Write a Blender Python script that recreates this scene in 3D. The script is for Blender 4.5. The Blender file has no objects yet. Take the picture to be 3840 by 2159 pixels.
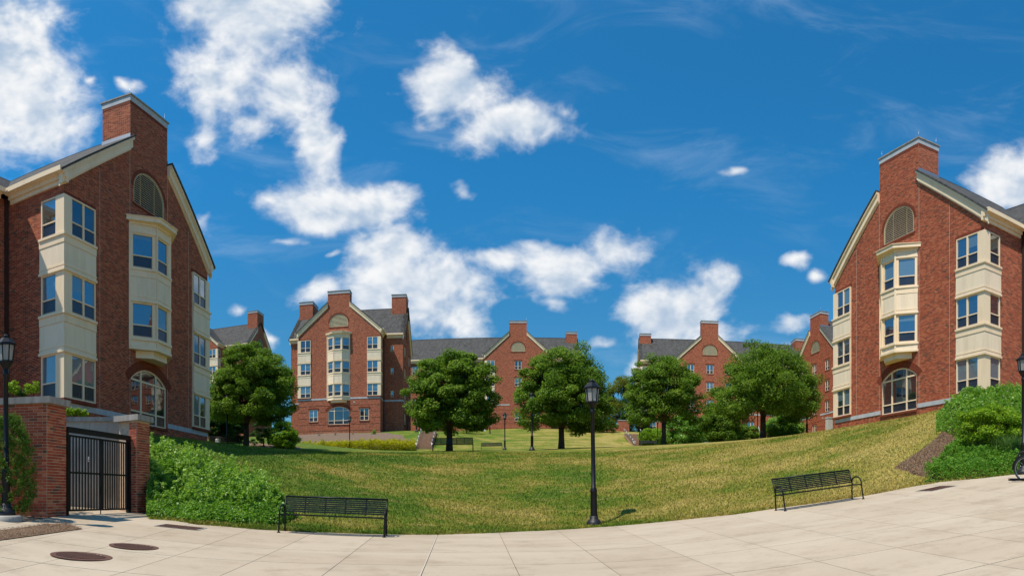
import bpy, bmesh, math, random
import numpy as np
from mathutils import Vector, Matrix
from mathutils.geometry import tessellate_polygon

S = bpy.context.scene
COL = S.collection
R = math.radians
random.seed(7)
RNG = np.random.default_rng(11)

# ------------------------------------------------------------------ camera (stitched panorama: spherical, 104 degrees wide)
FPX, HY, CX = 2110.0, 1866.0, 1920.0          # photo pixels per radian, horizon row, centre column of the 3840 x 2159 photo
cam_d = bpy.data.cameras.new('camera')
cam = bpy.data.objects.new('camera', cam_d)
COL.objects.link(cam)
cam.location = (0, 0, 0)
cam.rotation_euler = (R(90), 0, 0)
cam_d.type = 'PANO'
cam_d.panorama_type = 'EQUIRECTANGULAR'
cam_d.longitude_min = -1920 / FPX
cam_d.longitude_max = 1920 / FPX
cam_d.latitude_min = -(2159 - HY) / FPX
cam_d.latitude_max = HY / FPX
cam_d.clip_start = 0.05
cam_d.clip_end = 6000
S.camera = cam
S.render.engine = 'CYCLES'

# ------------------------------------------------------------------ light
SUN_EL = R(62.5)
SUN_H = Vector((-0.72, -0.69)).normalized()      # horizontal direction towards the sun
to_sun = Vector((SUN_H.x * math.cos(SUN_EL), SUN_H.y * math.cos(SUN_EL), math.sin(SUN_EL)))
sun_d = bpy.data.lights.new('sun', 'SUN')
sun_d.energy = 4.8
sun_d.angle = R(0.55)
sun_d.color = (1.0, 0.915, 0.79)
sun = bpy.data.objects.new('sun', sun_d)
COL.objects.link(sun)
sun.rotation_euler = to_sun.to_track_quat('Z', 'Y').to_euler()
S.view_settings.view_transform = 'Standard'
S.view_settings.look = 'None'
S.view_settings.exposure = 0.15
S.view_settings.gamma = 1.0
S.view_settings.use_curve_mapping = False
S.cycles.max_bounces = 6
S.cycles.transparent_max_bounces = 12
S.cycles.use_adaptive_sampling = True
S.cycles.use_denoising = True

# ------------------------------------------------------------------ world: Nishita sky with procedural cumulus
def sky_world():
    w = bpy.data.worlds.new('World')
    S.world = w
    w.use_nodes = True
    nt = w.node_tree
    nt.nodes.clear()
    N, L = nt.nodes.new, nt.links.new
    def math_(op, a, b=None, c=None, clamp=False):
        n = N('ShaderNodeMath'); n.operation = op; n.use_clamp = clamp
        for i, v in enumerate((a, b, c)):
            if v is None: continue
            if isinstance(v, (int, float)): n.inputs[i].default_value = v
            else: L(v, n.inputs[i])
        return n.outputs[0]
    def ramp(v, a, b, lo=0.0, hi=1.0, smooth=True):
        n = N('ShaderNodeMapRange'); n.interpolation_type = 'SMOOTHSTEP' if smooth else 'LINEAR'
        L(v, n.inputs[0])
        for i, q in enumerate((a, b, lo, hi)): n.inputs[i + 1].default_value = q
        return n.outputs[0]
    out = N('ShaderNodeOutputWorld'); bg = N('ShaderNodeBackground')
    L(bg.outputs[0], out.inputs[0])
    bg.inputs[1].default_value = 0.092
    sky = N('ShaderNodeTexSky'); sky.sky_type = 'NISHITA'; sky.sun_disc = False
    sky.sun_elevation = SUN_EL
    sky.sun_rotation = math.atan2(SUN_H.x, SUN_H.y)
    sky.altitude = 200; sky.air_density = 1.0; sky.dust_density = 0.35; sky.ozone_density = 3.0
    tc = N('ShaderNodeTexCoord'); sep = N('ShaderNodeSeparateXYZ'); L(tc.outputs['Generated'], sep.inputs[0])
    az = math_('ARCTAN2', sep.outputs[0], sep.outputs[1])           # azimuth from +Y, radians
    el = math_('ARCSINE', sep.outputs[2])
    # clear-sky tint: deeper, polarised blue
    hsv = N('ShaderNodeMix'); hsv.data_type = 'RGBA'; hsv.blend_type = 'MULTIPLY'; hsv.inputs[0].default_value = 1.0
    tint = N('ShaderNodeMix'); tint.data_type = 'RGBA'; L(ramp(el, 0.0, 0.62), tint.inputs[0])
    tint.inputs[6].default_value = (.42, .80, .86, 1); tint.inputs[7].default_value = (.24, 1.30, 1.68, 1)
    L(sky.outputs[0], hsv.inputs[6]); L(tint.outputs[2], hsv.inputs[7])
    # coordinates on the dome, flattened towards the horizon like real cloud decks
    cmb = N('ShaderNodeCombineXYZ'); L(az, cmb.inputs[0]); L(math_('MULTIPLY', el, 1.25), cmb.inputs[1])
    def noise(vec, scale, detail, rough=0.55, dist=0.0, off=(0, 0, 0), lac=2.0):
        m = N('ShaderNodeVectorMath'); m.operation = 'ADD'; L(vec, m.inputs[0]); m.inputs[1].default_value = off
        n = N('ShaderNodeTexNoise'); n.inputs['Scale'].default_value = scale
        n.inputs['Detail'].default_value = detail; n.inputs['Roughness'].default_value = rough
        n.inputs['Distortion'].default_value = dist; n.inputs['Lacunarity'].default_value = lac
        L(m.outputs[0], n.inputs['Vector'])
        return n.outputs['Fac']
    # cloud heaps: centre (photo px), radii, weight -> azimuth / elevation on the dome
    heaps = [(40, 240, 250, 330, 1.0), (150, 430, 190, 170, .9), (930, 60, 260, 190, 1.0), (800, 300, 200, 190, .75), (1080, 330, 200, 190, .85),
             (1200, 520, 110, 190, .85), (760, 520, 130, 150, .6), (930, 480, 160, 160, .6), (1190, 745, 230, 75, 1.0), (1400, 760, 160, 80, .95), (1000, 740, 90, 60, .6),
             (1700, 320, 190, 130, 1.0), (1640, 420, 140, 80, .8), (1920, 500, 190, 90, .95), (2110, 430, 80, 70, .55),
             (2690, 610, 90, 45, .7), (1480, 940, 160, 100, .95), (1560, 1080, 250, 150, 1.0), (1400, 1120, 190, 120, .85), (1180, 1080, 90, 80, .7), (1700, 1180, 170, 100, .8),
             (1850, 1000, 160, 75, .75), (2010, 920, 110, 60, .65), (2120, 1010, 190, 110, .95), (2270, 930, 140, 90, .9), (2060, 1120, 140, 70, .6),
             (2500, 1160, 160, 110, 1.0), (2620, 1130, 130, 110, 1.0), (2500, 1290, 190, 100, .9), (2340, 1400, 70, 110, .85), (2680, 1260, 110, 80, .8),
             (3000, 1000, 80, 55, .75), (3080, 1060, 55, 45, .7), (3780, 700, 130, 90, 1.0), (3850, 640, 80, 110, .9), (2960, 1240, 160, 40, .55), (2950, 1310, 120, 60, .6),
             (900, 1130, 90, 60, .45), (740, 860, 50, 60, .7), (1040, 880, 120, 40, .5), (1700, 690, 80, 50, .45), (1240, 940, 60, 25, .5), (480, 290, 60, 50, .6), (350, 290, 40, 30, .5), (2200, 1290, 120, 60, .5), (1050, 1290, 90, 60, .5)]
    field = None
    pos0 = N('ShaderNodeCombineXYZ'); L(az, pos0.inputs[0]); L(el, pos0.inputs[1])
    wn = N('ShaderNodeTexNoise'); wn.inputs['Scale'].default_value = 6.0; wn.inputs['Detail'].default_value = 3; L(pos0.outputs[0], wn.inputs['Vector'])
    wsub = N('ShaderNodeVectorMath'); wsub.operation = 'MULTIPLY_ADD'; L(wn.outputs['Color'], wsub.inputs[0]); wsub.inputs[1].default_value = (.17, .12, 0); wsub.inputs[2].default_value = (-.085, -.06, 0)
    pos = N('ShaderNodeVectorMath'); pos.operation = 'ADD'; L(pos0.outputs[0], pos.inputs[0]); L(wsub.outputs[0], pos.inputs[1])
    for (px, py, rx, ry, wt) in heaps:
        a0, e0 = (px - CX) / FPX, (HY - py) / FPX
        sx, sy = FPX / rx, FPX / ry
        v = N('ShaderNodeVectorMath'); v.operation = 'MULTIPLY_ADD'; L(pos.outputs[0], v.inputs[0])
        v.inputs[1].default_value = (sx, sy, 0); v.inputs[2].default_value = (-a0 * sx, -e0 * sy, 0)
        d = N('ShaderNodeVectorMath'); d.operation = 'LENGTH'; L(v.outputs[0], d.inputs[0])
        f = math_('MULTIPLY_ADD', d.outputs['Value'], -.72, wt)
        field = f if field is None else math_('SMOOTH_MAX', field, f, 0.25)
    field = math_('MAXIMUM', field, -1.25)
    # the rest of the dome, out of view, carries scattered heaps of the same kind
    rest = ramp(noise(cmb.outputs[0], 2.6, 2), 0.52, 0.75)
    away = math_('MAXIMUM', ramp(math_('ABSOLUTE', az), 1.0, 1.25), ramp(el, 0.98, 1.15))
    field = math_('MAXIMUM', field, math_('MULTIPLY_ADD', math_('MULTIPLY', rest, away), 1.3, -0.42))
    # billows: folded noise gives rounded heads, plain noise the torn edges
    def fold(v): return math_('MULTIPLY_ADD', math_('ABSOLUTE', math_('MULTIPLY_ADD', v, 2.0, -1.0)), -1.0, 0.5)
    def body(off, d1, d2):
        o2 = (off[0] + 4.1, off[1] + 2.7, 0)
        return math_('ADD', math_('MULTIPLY', math_('SUBTRACT', noise(cmb.outputs[0], 5.5, d1, .58, .3, off), 0.5), 2.0),
                     math_('MULTIPLY', fold(noise(cmb.outputs[0], 17, d2, .55, .15, o2)), 0.34))
    dens = math_('ADD', math_('SUBTRACT', field, 0.37), body((0, 0, 0), 8, 5))
    cover = ramp(dens, -0.22, 0.44)
    # light: density a little way towards the sun (up and to the left) shades this spot
    thick = body((-0.018, 0.034, 0), 4, 3)
    here = body((0, 0, 0), 4, 3)
    lit = math_('ADD', math_('MULTIPLY', math_('SUBTRACT', here, thick), 1.15), math_('MULTIPLY', math_('SUBTRACT', 0.50, dens), 0.42))
    lit = ramp(lit, -0.40, 0.36)
    cc = N('ShaderNodeMix'); cc.data_type = 'RGBA'
    L(lit, cc.inputs[0]); cc.inputs[6].default_value = (4.2, 5.4, 7.0, 1); cc.inputs[7].default_value = (9.2, 9.3, 9.4, 1)
    # high thin wisps
    wv = N('ShaderNodeVectorMath'); wv.operation = 'MULTIPLY'; L(cmb.outputs[0], wv.inputs[0]); wv.inputs[1].default_value = (1.0, 2.1, 1)
    rot = N('ShaderNodeVectorRotate'); rot.rotation_type = 'Z_AXIS'; L(wv.outputs[0], rot.inputs[0]); rot.inputs['Angle'].default_value = R(-28)
    wisp = ramp(noise(rot.outputs[0], 3.4, 7, .62, .8, (1.3, .4, 0)), 0.48, 0.90, 0, 0.28)
    base = N('ShaderNodeMix'); base.data_type = 'RGBA'; L(wisp, base.inputs[0]); L(hsv.outputs[2], base.inputs[6]); base.inputs[7].default_value = (5.8, 7.2, 8.8, 1)
    fin = N('ShaderNodeMix'); fin.data_type = 'RGBA'; L(cover, fin.inputs[0]); L(base.outputs[2], fin.inputs[6]); L(cc.outputs[2], fin.inputs[7])
    L(fin.outputs[2], bg.inputs[0])
    w.cycles.sampling_method = 'NONE'
sky_world()

# ------------------------------------------------------------------ placing helpers
def at(px, py, d):
    "a point d metres away (measured along the ground) in the direction of a photo pixel"
    t = (px - CX) / FPX
    return Vector((d * math.sin(t), d * math.cos(t), d * math.tan((HY - py) / FPX)))

def softp(v, k=0.8):
    return k * np.log1p(np.exp(np.clip(v / k, -40, 40)))

def plaza_z(x, y):
    x = np.asarray(x, float)
    return -0.90 + 0.120 * softp(x - 2.2) + 0.06 * softp(x - 9.8) + 0.095 * softp(-x - 4.6)

def on_plaza(px, py, lift=0.0):
    t = (px - CX) / FPX; e = math.tan((HY - py) / FPX)
    lo, hi = 2.0, 60.0
    g = lambda d: d * e - float(plaza_z(d * math.sin(t), d * math.cos(t))) - lift
    s0 = g(lo)
    d = lo
    while d < hi and (g(d) > 0) == (s0 > 0): d += 0.05
    return Vector((d * math.sin(t), d * math.cos(t), float(plaza_z(d * math.sin(t), d * math.cos(t)))))

# ------------------------------------------------------------------ materials
MATS = {}
def mat(name, col=(.5, .5, .5), rough=.7, metal=0.0, spec=.4, fn=None):
    m = bpy.data.materials.new(name); m.use_nodes = True
    b = m.node_tree.nodes['Principled BSDF']
    b.inputs['Base Color'].default_value = (*col, 1); b.inputs['Roughness'].default_value = rough
    b.inputs['Metallic'].default_value = metal; b.inputs['Specular IOR Level'].default_value = spec
    if fn: fn(m.node_tree, b)
    MATS[name] = m
    return m

def nd(nt, typ, **kw):
    n = nt.nodes.new(typ)
    for k, v in kw.items():
        if k.startswith('i_'):
            key = k[2:]
            key = int(key) if key.isdigit() else key.replace('_', ' ')
            n.inputs[key].default_value = v
        else: setattr(n, k, v)
    return n

def tnoise(nt, scale, detail=4, rough=.55, coord='Object', stretch=None, dist=0.0):
    tc = nd(nt, 'ShaderNodeTexCoord')
    src = tc.outputs[coord]
    if stretch:
        mp = nd(nt, 'ShaderNodeMapping'); mp.inputs['Scale'].default_value = stretch
        nt.links.new(src, mp.inputs[0]); src = mp.outputs[0]
    n = nd(nt, 'ShaderNodeTexNoise', i_Scale=scale, i_Detail=detail, i_Roughness=rough, i_Distortion=dist)
    nt.links.new(src, n.inputs['Vector'])
    return n.outputs['Fac']

def cramp(nt, fac, stops):
    r = nd(nt, 'ShaderNodeValToRGB'); e = r.color_ramp.elements
    while len(e) < len(stops): e.new(0.5)
    for q, (p, c) in zip(e, stops): q.position = p; q.color = (*c, 1)
    nt.links.new(fac, r.inputs[0])
    return r.outputs[0]

def mixc(nt, fac, a, b, mode='MIX'):
    m = nd(nt, 'ShaderNodeMix', data_type='RGBA', blend_type=mode)
    for i, v in ((0, fac), (6, a), (7, b)):
        if isinstance(v, (int, float)): m.inputs[i].default_value = v
        elif isinstance(v, tuple): m.inputs[i].default_value = (*v, 1)
        else: nt.links.new(v, m.inputs[i])
    return m.outputs[2]

def bump(nt, b, h, strength=.3, dist=.02):
    n = nd(nt, 'ShaderNodeBump', i_Strength=strength, i_Distance=dist)
    nt.links.new(h, n.inputs['Height']); nt.links.new(n.outputs[0], b.inputs['Normal'])

def noisy(c1, c2, scale, detail=5, rough=.6, bmp=0.0, bscale=None, stretch=None, bd=.01, lo=.3, hi=.7, coord='Object'):
    def fn(nt, b):
        f = tnoise(nt, scale, detail, rough, coord, stretch)
        nt.links.new(cramp(nt, f, [(lo, c1), (hi, c2)]), b.inputs['Base Color'])
        if bmp: bump(nt, b, tnoise(nt, bscale or scale * 3, 4, .6, coord, stretch), bmp, bd)
    return fn

BRICK_STOPS = [(0.0, (.060, .032, .022)), (.07, (.110, .045, .026)), (.11, (.21, .038, .018)), (.45, (.325, .058, .024)), (.72, (.40, .088, .036)), (1.0, (.47, .145, .066))]
def brick_fn(nt, b):
    uv = nd(nt, 'ShaderNodeUVMap')
    br = nd(nt, 'ShaderNodeTexBrick', offset=.5, i_Scale=1.0)
    br.inputs['Color1'].default_value = (0, 0, 0, 1); br.inputs['Color2'].default_value = (1, 1, 1, 1); br.inputs['Mortar'].default_value = (.5, .5, .5, 1)
    br.inputs['Mortar Size'].default_value = .0055; br.inputs['Mortar Smooth'].default_value = .1; br.inputs['Bias'].default_value = 0
    br.inputs['Brick Width'].default_value = .213; br.inputs['Row Height'].default_value = .0677
    nt.links.new(uv.outputs[0], br.inputs['Vector'])
    col = cramp(nt, br.outputs['Color'], BRICK_STOPS)
    big = tnoise(nt, .22, 5, .6)
    col = mixc(nt, cramp(nt, big, [(.35, (0, 0, 0)), (.75, (1, 1, 1))]), col, mixc(nt, 1.0, col, (.84, .80, .78), 'MULTIPLY'))
    streak = tnoise(nt, 1.1, 5, .65, 'Object', (1, 1, .12))
    col = mixc(nt, cramp(nt, streak, [(.60, (0, 0, 0)), (.85, (.28, .28, .28))]), col, (.30, .15, .10))
    col = mixc(nt, br.outputs['Fac'], col, (.52, .30, .21))
    nt.links.new(col, b.inputs['Base Color'])
    inv = nd(nt, 'ShaderNodeMath', operation='SUBTRACT'); inv.inputs[0].default_value = 1
    nt.links.new(br.outputs['Fac'], inv.inputs[1])
    bump(nt, b, inv.outputs[0], .5, .008)
mat('brick', rough=.9, spec=.12, fn=brick_fn)

def single_brick_fn(nt, b):
    oi = nd(nt, 'ShaderNodeObjectInfo')
    at_ = nd(nt, 'ShaderNodeAttribute', attribute_name='var')
    sm = nd(nt, 'ShaderNodeMath', operation='ADD'); nt.links.new(oi.outputs['Random'], sm.inputs[0]); nt.links.new(at_.outputs['Fac'], sm.inputs[1])
    fr = nd(nt, 'ShaderNodeMath', operation='FRACT'); nt.links.new(sm.outputs[0], fr.inputs[0])
    col = cramp(nt, fr.outputs[0], [(0, (.12, .060, .040)), (.07, (.17, .08, .045)), (.11, (.32, .058, .028)), (.5, (.44, .085, .036)), (.8, (.52, .13, .055)), (1, (.56, .22, .115))])
    n = tnoise(nt, 18, 5, .65)
    col = mixc(nt, cramp(nt, n, [(.35, (0, 0, 0)), (.7, (.4, .4, .4))]), col, (.20, .06, .04))
    nt.links.new(col, b.inputs['Base Color'])
    bump(nt, b, tnoise(nt, 60, 4), .35, .004)
mat('single_brick', rough=.85, spec=.25, fn=single_brick_fn)
mat('dark_brick', rough=.85, spec=.2, fn=noisy((.12, .032, .018), (.27, .062, .030), 9, 4))
mat('mortar', rough=.95, spec=.1, fn=noisy((.48, .34, .24), (.66, .50, .37), 14, 4, bmp=.4, bscale=70, bd=.004))
mat('stone', rough=.8, spec=.3, fn=noisy((.36, .38, .41), (.52, .53, .54), 1.7, 6, .65, stretch=(1, 1, .35)))
def weathered(nt, b):
    n = tnoise(nt, 5, 6, .7, 'Object', (1, 1, .12))
    n2 = tnoise(nt, 30, 4, .6)
    c = cramp(nt, n, [(.38, (.10, .085, .075)), (.55, (.33, .30, .27)), (.75, (.50, .47, .43))])
    nt.links.new(mixc(nt, n2, c, (.36, .33, .30)), b.inputs['Base Color'])
    bump(nt, b, n2, .3, .004)
mat('weathered_coping', rough=.9, spec=.2, fn=weathered)
mat('cast_concrete', rough=.85, spec=.2, fn=noisy((.29, .265, .23), (.50, .455, .39), 2.2, 7, .7, stretch=(1, 1, .5), bmp=.2, bscale=40))
mat('cream_paint', rough=.5, spec=.35, fn=noisy((.74, .57, .37), (.88, .69, .47), 2.0, 7, .65, stretch=(1, 1, .2), lo=.25, hi=.5))
mat('cream_panel', rough=.55, spec=.3, fn=noisy((.70, .56, .39), (.87, .71, .52), 2.2, 7, .65, stretch=(1, 1, .12), lo=.25, hi=.55))
mat('tan_sash', (.33, .25, .18), .5)
def shingle(nt, b):
    uv = nd(nt, 'ShaderNodeUVMap')
    br = nd(nt, 'ShaderNodeTexBrick', offset=.5, i_Scale=1.0)
    br.inputs['Color1'].default_value = (0, 0, 0, 1); br.inputs['Color2'].default_value = (1, 1, 1, 1); br.inputs['Mortar'].default_value = (0, 0, 0, 1)
    br.inputs['Mortar Size'].default_value = .006; br.inputs['Brick Width'].default_value = .28; br.inputs['Row Height'].default_value = .145
    nt.links.new(uv.outputs[0], br.inputs['Vector'])
    c = cramp(nt, br.outputs['Color'], [(0, (.026, .025, .024)), (.5, (.058, .055, .052)), (1, (.105, .096, .088))])
    st = tnoise(nt, .6, 6, .65, 'Object', (1, 1, .3))
    c = mixc(nt, cramp(nt, st, [(.35, (0, 0, 0)), (.7, (.6, .6, .6))]), c, (.080, .079, .078))
    nt.links.new(c, b.inputs['Base Color'])
    bump(nt, b, br.outputs['Fac'], -.6, .01)
mat('shingles', rough=.85, spec=.25, fn=shingle)
mat('ridge_cap', (.018, .018, .02), .8)
mat('lead_flashing', (.26, .28, .32), .45, .5)
mat('steel', (.42, .44, .46), .35, .9)
mat('brown_downspout', (.045, .028, .024), .45)
def blackmetal(nt, b):
    n = tnoise(nt, 14, 6, .7)
    nt.links.new(cramp(nt, n, [(.45, (.0045, .005, .007)), (.68, (.009, .010, .012)), (.82, (.028, .028, .03))]), b.inputs['Base Color'])
mat('black_metal', rough=.42, spec=.28, fn=blackmetal)
mat('scuffed_black', rough=.5, fn=noisy((.012, .012, .015), (.20, .20, .20), 9, 6, .75, lo=.62, hi=.72))
mat('dark_void', (.012, .012, .014), .9)

def pane_mat(name, base, gloss, rough=.02, tint=(.85, .92, 1.0), blinds=False):
    m = bpy.data.materials.new(name); m.use_nodes = True; nt = m.node_tree; nt.nodes.clear()
    o = nd(nt, 'ShaderNodeOutputMaterial'); d = nd(nt, 'ShaderNodeBsdfDiffuse'); g = nd(nt, 'ShaderNodeBsdfGlossy', i_Roughness=rough)
    g.inputs['Color'].default_value = (*tint, 1)
    d.inputs['Color'].default_value = (*base, 1)
    tc = nd(nt, 'ShaderNodeTexCoord')
    if blinds:
        wv = nd(nt, 'ShaderNodeTexWave', wave_type='BANDS', bands_direction='Z', i_Scale=6.5)
        nt.links.new(tc.outputs['Object'], wv.inputs['Vector'])
        nt.links.new(mixc(nt, wv.outputs['Fac'], tuple(.75 * q for q in base), base), d.inputs['Color'])
    else:
        n = tnoise(nt, .9, 3, .5)
        nt.links.new(mixc(nt, n, tuple(.4 * q for q in base), tuple(1.6 * q for q in base)), d.inputs['Color'])
    # slightly wavy sheet, so reflections bend
    bm = nd(nt, 'ShaderNodeBump', i_Strength=.05, i_Distance=.05)
    nt.links.new(tnoise(nt, 1.3, 1), bm.inputs['Height']); nt.links.new(bm.outputs[0], g.inputs['Normal'])
    lw = nd(nt, 'ShaderNodeFresnel', i_IOR=1.5)
    mr = nd(nt, 'ShaderNodeMapRange'); nt.links.new(lw.outputs[0], mr.inputs[0])
    for i, v in enumerate((0.04, 1.0, gloss, 1.0)): mr.inputs[i + 1].default_value = v
    mx = nd(nt, 'ShaderNodeMixShader'); nt.links.new(mr.outputs[0], mx.inputs[0])
    nt.links.new(d.outputs[0], mx.inputs[1]); nt.links.new(g.outputs[0], mx.inputs[2]); nt.links.new(mx.outputs[0], o.inputs[0])
    MATS[name] = m
pane_mat('glass_clear', (.022, .032, .045), .34)
pane_mat('glass_blind', (.13, .20, .24), .22, blinds=True)
pane_mat('glass_shade', (.06, .10, .135), .28)
pane_mat('glass_dark', (.015, .018, .022), .20)
pane_mat('insect_screen', (.022, .024, .034), .07, .25)

def lamp_glass(nt, b):
    n = tnoise(nt, 9, 5, .7, 'Object', (1, 1, .3))
    nt.links.new(cramp(nt, n, [(.35, (.30, .31, .30)), (.7, (.52, .51, .48))]), b.inputs['Base Color'])
    b.inputs['Transmission Weight'].default_value = .35; b.inputs['Roughness'].default_value = .25
mat('lamp_glass', fn=lamp_glass)

def concrete(c1, c2, c3):
    def fn(nt, b):
        g = nd(nt, 'ShaderNodeNewGeometry')
        def pn(scale, det, rough, st=(1, 1, 1)):
            mp = nd(nt, 'ShaderNodeMapping'); mp.inputs['Scale'].default_value = st; nt.links.new(g.outputs['Position'], mp.inputs[0])
            n = nd(nt, 'ShaderNodeTexNoise', i_Scale=scale, i_Detail=det, i_Roughness=rough); nt.links.new(mp.outputs[0], n.inputs['Vector'])
            return n.outputs['Fac']
        a = cramp(nt, pn(.55, 6, .65, (.6, 1.5, 1)), [(.3, c1), (.7, c2)])
        oi = nd(nt, 'ShaderNodeObjectInfo')
        a = mixc(nt, mixc(nt, 1.0, oi.outputs['Random'], (.62, .62, .62), 'MULTIPLY'), a, c3)
        sp = pn(95, 3, .7)
        a = mixc(nt, cramp(nt, sp, [(.30, (.28, .28, .28)), (.42, (0, 0, 0))]), a, (.20, .17, .14))
        a = mixc(nt, cramp(nt, sp, [(.60, (0, 0, 0)), (.72, (.25, .25, .25))]), a, (.78, .72, .64))
        stn = pn(1.3, 8, .78)
        a = mixc(nt, cramp(nt, stn, [(.50, (0, 0, 0)), (.70, (.75, .75, .75))]), a, (.28, .215, .15))
        st2 = pn(.35, 7, .7, (.5, 2.2, 1))
        a = mixc(nt, cramp(nt, st2, [(.45, (0, 0, 0)), (.70, (.6, .6, .6))]), a, (.52, .44, .335))
        spot = pn(6, 5, .8)
        a = mixc(nt, cramp(nt, spot, [(.68, (0, 0, 0)), (.74, (.75, .75, .75))]), a, (.17, .13, .10))
        nt.links.new(a, b.inputs['Base Color'])
        bump(nt, b, sp, .25, .004)
    return fn
mat('concrete', rough=.85, spec=.25, fn=concrete((.36, .285, .20), (.44, .355, .26), (.48, .40, .30)))
mat('concrete_joint', rough=.95, spec=.1, fn=noisy((.10, .08, .06), (.32, .26, .19), 2.2, 6, .7))
mat('sealant', (.52, .45, .37), .7)
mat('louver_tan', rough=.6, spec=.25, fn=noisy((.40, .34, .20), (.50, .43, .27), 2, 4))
mat('rusty_iron', rough=.7, metal=.3, fn=noisy((.085, .042, .032), (.19, .090, .065), 7, 6, .7, bmp=.3))
mat('iron_pit', (.028, .018, .015), .9)
mat('mulch', rough=.95, spec=.1, fn=noisy((.085, .048, .028), (.30, .20, .13), 26, 6, .75, bmp=.9, bscale=48, bd=.03, lo=.25, hi=.72))
mat('gray_mulch', rough=.95, spec=.1, fn=noisy((.085, .058, .040), (.27, .195, .145), 6, 9, .82, bmp=.9, bscale=30, bd=.04, lo=.25, hi=.75))
def grassy(blade):
    def fn(nt, b):
        g = nd(nt, 'ShaderNodeNewGeometry')
        def pn(scale, det, rough, st=(1, 1, 0), loc=(0, 0, 0)):
            mp = nd(nt, 'ShaderNodeMapping'); mp.inputs['Scale'].default_value = st; mp.inputs['Location'].default_value = loc
            nt.links.new(g.outputs['Position'], mp.inputs[0])
            n = nd(nt, 'ShaderNodeTexNoise', i_Scale=scale, i_Detail=det, i_Roughness=rough); nt.links.new(mp.outputs[0], n.inputs['Vector'])
            return n.outputs['Fac']
        sep = nd(nt, 'ShaderNodeSeparateXYZ'); nt.links.new(g.outputs['Position'], sep.inputs[0])
        patch = pn(.30, 7, .68, (.75, 1.0, 0), (3.3, 1.2, 0))
        # the lawn is greener on its left side, drier to the right
        mr = nd(nt, 'ShaderNodeMapRange'); nt.links.new(sep.outputs[0], mr.inputs[0])
        for i, v in enumerate((-14, 12, -.105, .075)): mr.inputs[i + 1].default_value = v
        ad = nd(nt, 'ShaderNodeMath', operation='ADD'); nt.links.new(patch, ad.inputs[0]); nt.links.new(mr.outputs[0], ad.inputs[1])
        k = 1.25 if blade else 1.0
        c = cramp(nt, ad.outputs[0], [(.38, (.072 * k, .150 * k, .007 * k)), (.46, (.140 * k, .195 * k, .014 * k)), (.53, (.265 * k, .235 * k, .038 * k)), (.63, (.430 * k, .325 * k, .095 * k))])
        f2 = pn(9, 6, .78)
        c = mixc(nt, cramp(nt, f2, [(.40, (.85, .85, .85)), (.54, (0, 0, 0))]), c, (.050, .080, .008))
        f3 = pn(1.5, 7, .72, (.6, 1.4, 0), (9, 4, 0))
        c = mixc(nt, cramp(nt, f3, [(.53, (0, 0, 0)), (.68, (.75, .75, .75))]), c, (.42, .32, .11))
        f4 = pn(.9, 6, .7, (.8, 1.2, 0), (2, 7, 0))
        c = mixc(nt, cramp(nt, f4, [(.58, (0, 0, 0)), (.70, (.7, .7, .7))]), c, (.085, .165, .012))
        f5 = pn(40, 4, .8)
        c = mixc(nt, cramp(nt, f5, [(.35, (.6, .6, .6)), (.5, (0, 0, 0))]), c, (.045, .065, .012))
        c = mixc(nt, cramp(nt, f5, [(.55, (0, 0, 0)), (.75, (.45, .45, .45))]), c, (.52, .44, .20))
        if blade:
            at_ = nd(nt, 'ShaderNodeAttribute', attribute_name='var')
            c = mixc(nt, at_.outputs['Fac'], mixc(nt, 1.0, c, (.72, .8, .6), 'MULTIPLY'), mixc(nt, 1.0, c, (1.35, 1.25, 1.2), 'MULTIPLY'))
        nt.links.new(c, b.inputs['Base Color'])
        if not blade: bump(nt, b, pn(34, 5, .75, (1, 1, 0)), .9, .05)
    return fn
mat('lawn', rough=.9, spec=.15, fn=grassy(False))
mat('lawn_blade', rough=.7, spec=.2, fn=grassy(True))
mat('soil', rough=.95, spec=.1, fn=noisy((.10, .075, .05), (.20, .15, .10), 4, 6))

def leaf_mat(name, dark, mid, light, trans=.38, rough=.6, spec=.16):
    m = bpy.data.materials.new(name); m.use_nodes = True; nt = m.node_tree; b = nt.nodes['Principled BSDF']
    a = nd(nt, 'ShaderNodeAttribute', attribute_name='var')
    c = cramp(nt, a.outputs['Fac'], [(0, dark), (.55, mid), (1, light)])
    nt.links.new(c, b.inputs['Base Color']); b.inputs['Roughness'].default_value = rough; b.inputs['Specular IOR Level'].default_value = spec
    t = nd(nt, 'ShaderNodeBsdfTranslucent'); nt.links.new(mixc(nt, 1.0, c, (1.25, 1.35, .6), 'MULTIPLY'), t.inputs[0])
    mx = nd(nt, 'ShaderNodeMixShader', i_0=trans); o = nt.nodes['Material Output']
    nt.links.new(b.outputs[0], mx.inputs[1]); nt.links.new(t.outputs[0], mx.inputs[2]); nt.links.new(mx.outputs[0], o.inputs[0])
    MATS[name] = m
leaf_mat('leaf_tree', (.062, .125, .012), (.135, .230, .026), (.260, .360, .055), .42)
leaf_mat('leaf_dark', (.020, .060, .012), (.042, .105, .020), (.085, .160, .036))
leaf_mat('leaf_lime', (.090, .190, .010), (.190, .320, .018), (.320, .440, .035))
leaf_mat('leaf_shrub', (.085, .200, .018), (.175, .335, .038), (.340, .490, .090), .40, .42, .45)
leaf_mat('leaf_ground', (.065, .175, .018), (.130, .285, .034), (.240, .400, .065), .42)
leaf_mat('leaf_yellow', (.26, .27, .012), (.46, .42, .015), (.62, .55, .03))
leaf_mat('leaf_olive', (.080, .115, .012), (.160, .195, .024), (.270, .280, .045))
leaf_mat('leaf_cedar', (.030, .085, .010), (.075, .160, .018), (.190, .270, .030), .25)
leaf_mat('leaf_reed', (.050, .120, .030), (.095, .185, .050), (.190, .290, .090), .25)
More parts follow.
